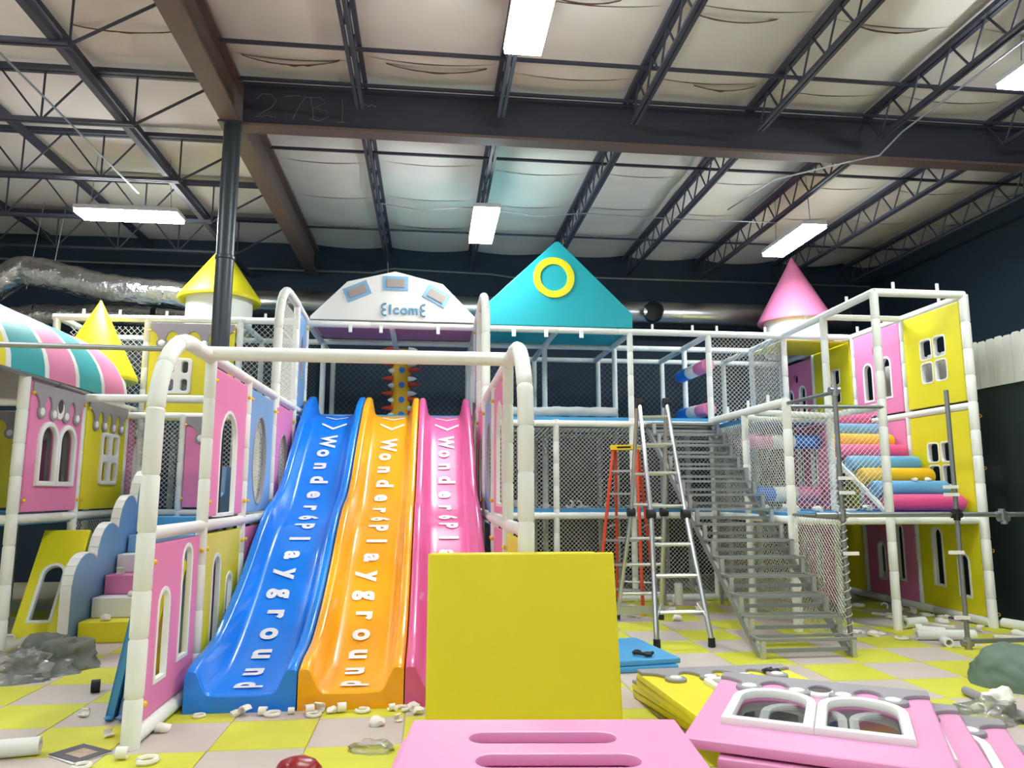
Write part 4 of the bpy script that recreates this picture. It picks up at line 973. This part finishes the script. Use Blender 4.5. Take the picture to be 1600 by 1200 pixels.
# ================================================================== bundles, debris and tools
def lump(name, label, c, sx_, sy_, h, m, seed, amp=.35, cat='bundle', sub=5, rz=0):
    bm = bmesh.new(); bmesh.ops.create_icosphere(bm, subdivisions=sub, radius=1)
    for v in bm.verts:
        p = v.co.copy(); d = 1+amp*noise.noise(p*1.6+V(seed, 0, 0))+amp*.5*noise.noise(p*4+V(seed, 3, 0))+amp*.3*(.5-abs(noise.noise(p*3.1+V(0, seed, 0)))*2)+amp*.16*(.4-abs(noise.noise(V(p.x*9, p.y*4, p.z*6)+V(0, seed, 0)))*2)
        v.co = V(p.x*d*sx_, p.y*d*sy_, max(p.z*d*h, -.02*h)+.02*h)
    M = Matrix.Translation(c) @ Matrix.Rotation(rz, 4, 'Z'); bm.transform(M)
    return tag(obj(name, to_mesh(bm, name, True, 75), m), label, cat)
lump('fabric_bundle', 'crumpled grey fabric bundle on the floor below the playhouse', (-3.45, 7.6, 0), .36, .32, .3, GBAG, 2, .3)
lump('plastic_sheet', 'clear plastic sheet crumpled over the grey bundle', (-3.6, 7.22, 0.0), .4, .26, .2, BAGC, 5, .5, 'plastic')
lump('tarp_bundle', 'dull green tarp bundle at the right edge of the floor', (5.03, 6.0, 0), .42, .4, .32, TARP, 9, .09)
lump('plastic_bag', 'small clear plastic bag before the yellow slide', (-.33, 4.98, 0), .13, .09, .06, BAGC, 14, .6, 'plastic', 3)
lump('plastic_bag', 'clear plastic bag with white paper by the grey tube', (4.02, 5.12, 0), .2, .16, .13, BAGC, 21, .6, 'plastic', 3)
lump('plastic_bag', 'flattened clear bag beside the pick tool', (3.78, 5.0, 0), .2, .12, .05, BAGC, 25, .6, 'plastic', 3)
lump('plastic_sheet', 'clear plastic wrap lying on the floor before the bottom rail', (2.2, 9.6, 0), .5, .2, .06, BAGC, 31, .6, 'plastic', 3)
lump('paper_wad', 'white crumpled paper on the clear bag at right', (4.15, 5.2, .1), .1, .08, .08, FOAM, 33, .6, 'paper', 3)
lump('fabric_bundle', 'grey sack lying on the ground behind the orange ladder', (2.35, 11.6, .05), .3, .3, .35, GBAG, 41, .25)
def scrap_mesh(kind, seed):
    bm = bmesh.new(); r = random.Random(seed)
    if kind == 0:     # curved strip of pipe padding
        n = 7; R_ = .035; a0 = r.uniform(0, 2)
        rows = []
        for i in range(n+1):
            a = a0+i/n*r.uniform(3.2, 4.6); rows.append([bm.verts.new((R_*k*math.cos(a), y_, R_*k*math.sin(a)+R_)) for y_ in (-.03, .035) for k in (1, .72)])
        for p, q in zip(rows, rows[1:]):
            for e in ((0, 1), (1, 3), (3, 2), (2, 0)): bm.faces.new((p[e[0]], p[e[1]], q[e[1]], q[e[0]]))
        bm.faces.new((rows[0][0], rows[0][1], rows[0][3], rows[0][2])); bm.faces.new((rows[-1][0], rows[-1][2], rows[-1][3], rows[-1][1]))
    elif kind == 1:   # torn chunk
        bmesh.ops.create_icosphere(bm, subdivisions=2, radius=.05)
        for v in bm.verts:
            v.co *= 1+.6*noise.noise(v.co*22+V(seed, 0, 0)); v.co.z = max(v.co.z*.7, -.02)+.02
    else:             # ring cut from a tube
        bm2 = [(.05*math.cos(2*PI*k/14), .05*math.sin(2*PI*k/14), .014) for k in range(13)]; tube(bm, bm2, .014, 6)
    return to_mesh(bm, 'scrap', True, 50)
KIND = [0, 1, 2, 0, 1, 0, 0, 1, 2]
SCR = [scrap_mesh(KIND[k], k*3.7+1) for k in range(9)]
for m_ in SCR: m_.materials.append(FOAM)
def scraps(spots, label, group, s=1.0):
    for (x, y, z) in spots:
        ki = rng.randrange(9); o = bpy.data.objects.new('foam_scrap', SCR[ki]); COL.objects.link(o); o.location = (x, y, z+.001)
        o.rotation_euler = (0, 0, rng.uniform(0, 6.28)); q = s*rng.uniform(.75, 1.2); o.scale = (q, q, q)
        tag(o, ['curled ', 'torn ', 'ring-shaped '][KIND[ki]]+label, 'scrap', group)
F0 = lambda L: [(x, y, 0) for x, y in L]
scraps(F0([(-1.62, 5.81), (-1.37, 5.82), (-1.3, 5.8), (-1.17, 5.8), (-1.1, 5.79), (-.97, 5.81)]), 'white foam scrap at the foot of the blue slide', 'foam scraps at the slide foot', .9)
scraps(F0([(-.84, 5.8), (-.78, 5.82), (-.8, 5.74), (-.68, 5.81), (-.61, 5.82), (-.46, 5.81), (-.25, 5.82)]), 'white foam scrap at the foot of the yellow slide', 'foam scraps at the slide foot', .9)
scraps(F0([(-.17, 5.82), (-.09, 5.82), (-.05, 5.72)]), 'white foam scrap at the foot of the pink slide', 'foam scraps at the slide foot', .9)
scraps(F0([(-.33, 5.48), (-.19, 5.54), (-1.77, 5.5), (-1.82, 4.98), (-2.45, 5.91), (-2.08, 5.42), (-2.0, 4.85), (-1.65, 4.9)]), 'white foam scrap lying loose on the front floor tiles', 'loose foam scraps in front')
scraps(F0([(-4.1, 8.62), (-4.2, 8.5), (-4.0, 8.8), (-3.95, 8.45), (-4.05, 8.3), (-3.95, 8.6), (-4.3, 8.75), (-4.4, 8.6), (-4.3, 8.4), (-4.02, 8.15)]), 'white foam scrap heaped beside the playhouse post', 'foam scraps by the playhouse', 1.5)
scraps([(-3.5, 8.8, .216), (-3.35, 9.1, .43), (-3.6, 9.35, .645), (-3.3, 9.4, .645)], 'white foam scrap left on the soft stairs', 'foam scraps on the soft stairs')
scraps(F0([(4.75, 8.2), (4.92, 8.28), (5.0, 8.1), (5.13, 8.18), (5.2, 7.9), (5.7, 8.33), (6.43, 9.5), (6.5, 9.3), (6.55, 9.1), (6.36, 9.7), (6.5, 8.9), (6.3, 9.9), (5.9, 9.2), (6.6, 7.9), (6.4, 8.2), (6.9, 7.7), (6.1, 10.2), (6.3, 8.75)]), 'white foam scrap scattered under the right tower', 'foam scraps under the tower', 1.25)
scraps(F0([(3.15, 9.35), (2.6, 9.9), (2.4, 9.7), (2.8, 10.2), (3.3, 10.0), (3.6, 9.8), (2.2, 9.9), (3.5, 10.6), (3.9, 10.5)]), 'white foam scrap scattered behind the ladders', 'foam scraps behind the ladders', 1.3)
scraps([(x, 11.2+rng.uniform(0, .5), 1.366) for x in (.95, 1.2, 1.35, 1.6, 1.8, 2.15, 2.3, 2.45, 2.75, 3.2, 3.4, 3.6, 3.9, 4.1)], 'white foam offcut on the lower blue deck behind the net', 'foam offcuts on the lower deck', 1.5)
scraps([(4.6, 9.0, 1.366), (4.8, 8.8, 1.366), (5.0, 8.7, 1.366), (5.2, 8.75, 1.366), (5.35, 8.62, 1.366), (4.5, 9.6, 1.366), (4.7, 9.4, 1.366)], 'white foam offcut on the blue tower deck by the rollers', 'foam offcuts on the tower deck', 1.3)
scraps([(6.2, 8.9, 1.75), (6.4, 8.92, 1.752)], 'white scrap on the second soft roll', 'scraps on the soft rolls', .8)
def foam_tube(label, a, b, r=.05, ri=.03, group=None):
    a = Vector(a); b = Vector(b); d = (b-a).normalized(); bm = bmesh.new()
    tube(bm, [a, b], r, 16, False); tube(bm, [b, a], ri, 16, False)
    # annular ends
    for p in (a, b):
        bmx = bmesh.new(); bmx.free()
    vs = bm.verts[:]; n = 16
    o0, o1, i1, i0 = vs[:n], vs[n:2*n], vs[2*n:3*n], vs[3*n:4*n]
    for O_, I_, c in ((o0, i0, a), (o1, i1, b)):
        for k in range(n):
            p, q = O_[k], O_[(k+1) % n]
            m1 = min(I_, key=lambda v: (v.co-c-(p.co-c)*ri/r).length); m2 = min(I_, key=lambda v: (v.co-c-(q.co-c)*ri/r).length)
            if m1 is not m2:
                try: bm.faces.new((p, q, m2, m1))
                except ValueError: pass
    tag(obj('foam_tube', bm, CREAM), label, 'tube', group)
foam_tube('white foam tube lying at the lower left corner', (-3.1, 4.98, .055), (-2.36, 5.12, .055), .053)
foam_tube('long white foam tube on the floor left of the bare pole foot', (5.35, 7.86, .055), (5.98, 7.78, .055), .055)
foam_tube('short white foam tube behind the long one before the tower', (5.58, 8.16, .05), (5.8, 8.0, .05), .05)
foam_tube('stubby foam tube end pointing at the camera by the pole foot', (5.44, 7.46, .045), (5.5, 7.62, .045), .047)
foam_tube('foam tube leaning against the tower post foot', (5.66, 8.52, .06), (5.98, 8.62, .06), .058)
foam_tube('cream foam tube over a steel pipe at the right edge', (6.86, 8.42, .06), (7.15, 7.4, .06), .058)
foam_tube('upright foam tube stub beside the stair foot', (3.62, 10.65, 0), (3.62, 10.65, .3), .06)
for lb, a, b in (('thin white strip on the floor under the tower', (5.9, 9.55), (6.15, 9.2)), ('second thin white strip behind the foam tubes', (6.0, 8.95), (6.25, 8.45)), ('third thin white strip beside the pole pipe', (6.3, 7.9), (6.6, 7.75))):
    bm = bmesh.new(); bar(bm, (a[0], a[1], .012), (b[0], b[1], .012), .05, .02); bar(bm, (a[0], a[1], .026), (b[0], b[1], .026), .02, .008); tag(obj('foam_strip', bm, FOAM), lb, 'strip')
GPp = thing('padded_rod', 'grey padded rod lying beside the green tarp', 'rod', (4.3, 5.7, 0))
bm = bmesh.new(); tube(bm, [(4.3, 5.75, .035), (4.29, 5.74, .035), (4.2, 5.05, .035), (4.14, 4.7, .035)], [.026, .034, .034, .034], 12); obj('sleeve', bm, GREYT, GPp)
PT = thing('pick_tool', 'hand tool with dark head and wooden handle on the tiles', 'tool', (3.65, 4.9, 0))
bm = bmesh.new(); tube(bm, [(3.72, 4.87, .018), (3.86, 4.79, .018)], .014, 8); obj('handle', bm, WOODT, PT)
bm = bmesh.new(); tube(bm, [(3.62, 4.95, .012), (3.66, 4.9, .02), (3.73, 4.865, .018)], [.006, .02, .013], 8); tube(bm, [(3.63, 4.88, .01), (3.68, 4.89, .016)], [.006, .012], 6); obj('head', bm, BLACK, PT)
def reel(label, x, y, z, r, wd, m, name='tape_roll', lay=False):
    T = thing(name, label, 'roll', (x, y, z)); bm = bmesh.new()
    d = V(.9, .35, 0)*wd/2; c = V(x, y, z+r)
    tube(bm, [c-d, c-d*.9, c+d*.9, c+d], [r*.9, r, r, r*.9], 20); obj('roll', bm, m, T)
    bm = bmesh.new(); tube(bm, [c-d*1.06, c+d*1.06], r*.45, 14); obj('core', bm, BLACK if m is not BLACK else GREYT, T)
reel('small black cable tie reel on the tiles below the playhouse', -2.66, 6.6, 0, .05, .07, BLACK)
reel('black wheel by the right pink stack', 3.42, 4.5, 0, .06, .05, BLACK, 'rubber_roller')
reel('second small black wheel behind the right pink stack', 3.4, 4.78, 0, .04, .05, BLACK, 'rubber_roller')
lump('metal_clip', 'small grey metal clip on the tiles right of the pink stack', (3.8, 5.12, 0), .04, .025, .02, GALVD, 50, .2, 'clip', 2)
lump('red_tool_case', 'dark red plastic tool case at the bottom edge', (-.72, 4.6, 0), .14, .1, .1, RED, 60, .15, 'case', 3)
lump('work_glove', 'black work glove lying on the top yellow drip panel', (2.62, 5.62, .245), .07, .04, .035, BLACK, 70, .6, 'glove', 3)
SB = thing('strap', 'coiled black strap lying on the upper blue mat', 'strap', (1.98, 6.98, .11)); bm = bmesh.new()
tube(bm, [V(1.93+.06*math.cos(k*.8)+.012*k, 7.0-.01*k+.03*math.sin(k*.8), .125+.004*(k % 3)) for k in range(14)], .016, 6); obj('webbing', bm, BLACK, SB)
MG = thing('magazine', 'open printed leaflet lying on the floor at lower left', 'leaflet', Matrix.Translation((-2.12, 5.1, .002)) @ Matrix.Rotation(math.radians(-38), 4, 'Z'))
obj('back_page', plate(rect(-.15, -.12, .15, .12), [], .004, .0008, .003), WHITEV, MG, False); me = plate(rect(-.14, -.11, .15, .115), [], .004, .0008, .008); me.transform(Matrix.Rotation(.06, 4, 'Z')); obj('cover', me, PAPER, MG, False)
me = plate(rect(-.05, -.06, .1, .06), [], .002, .0004, .0115); me.transform(Matrix.Rotation(.06, 4, 'Z')); obj('cover_picture', me, PICT, MG, False)
NT = thing('paper_notice', 'small white notice fixed to the net behind the upper deck', 'notice', (3.85, 13.44, 3.1)); me = plate(rect(0, 0, .12, .14), [], .006, .001); me.transform(frameM((3.85, 13.44, 3.1), (1, 0, 0))); obj('sheet', me, WHITEV, NT)
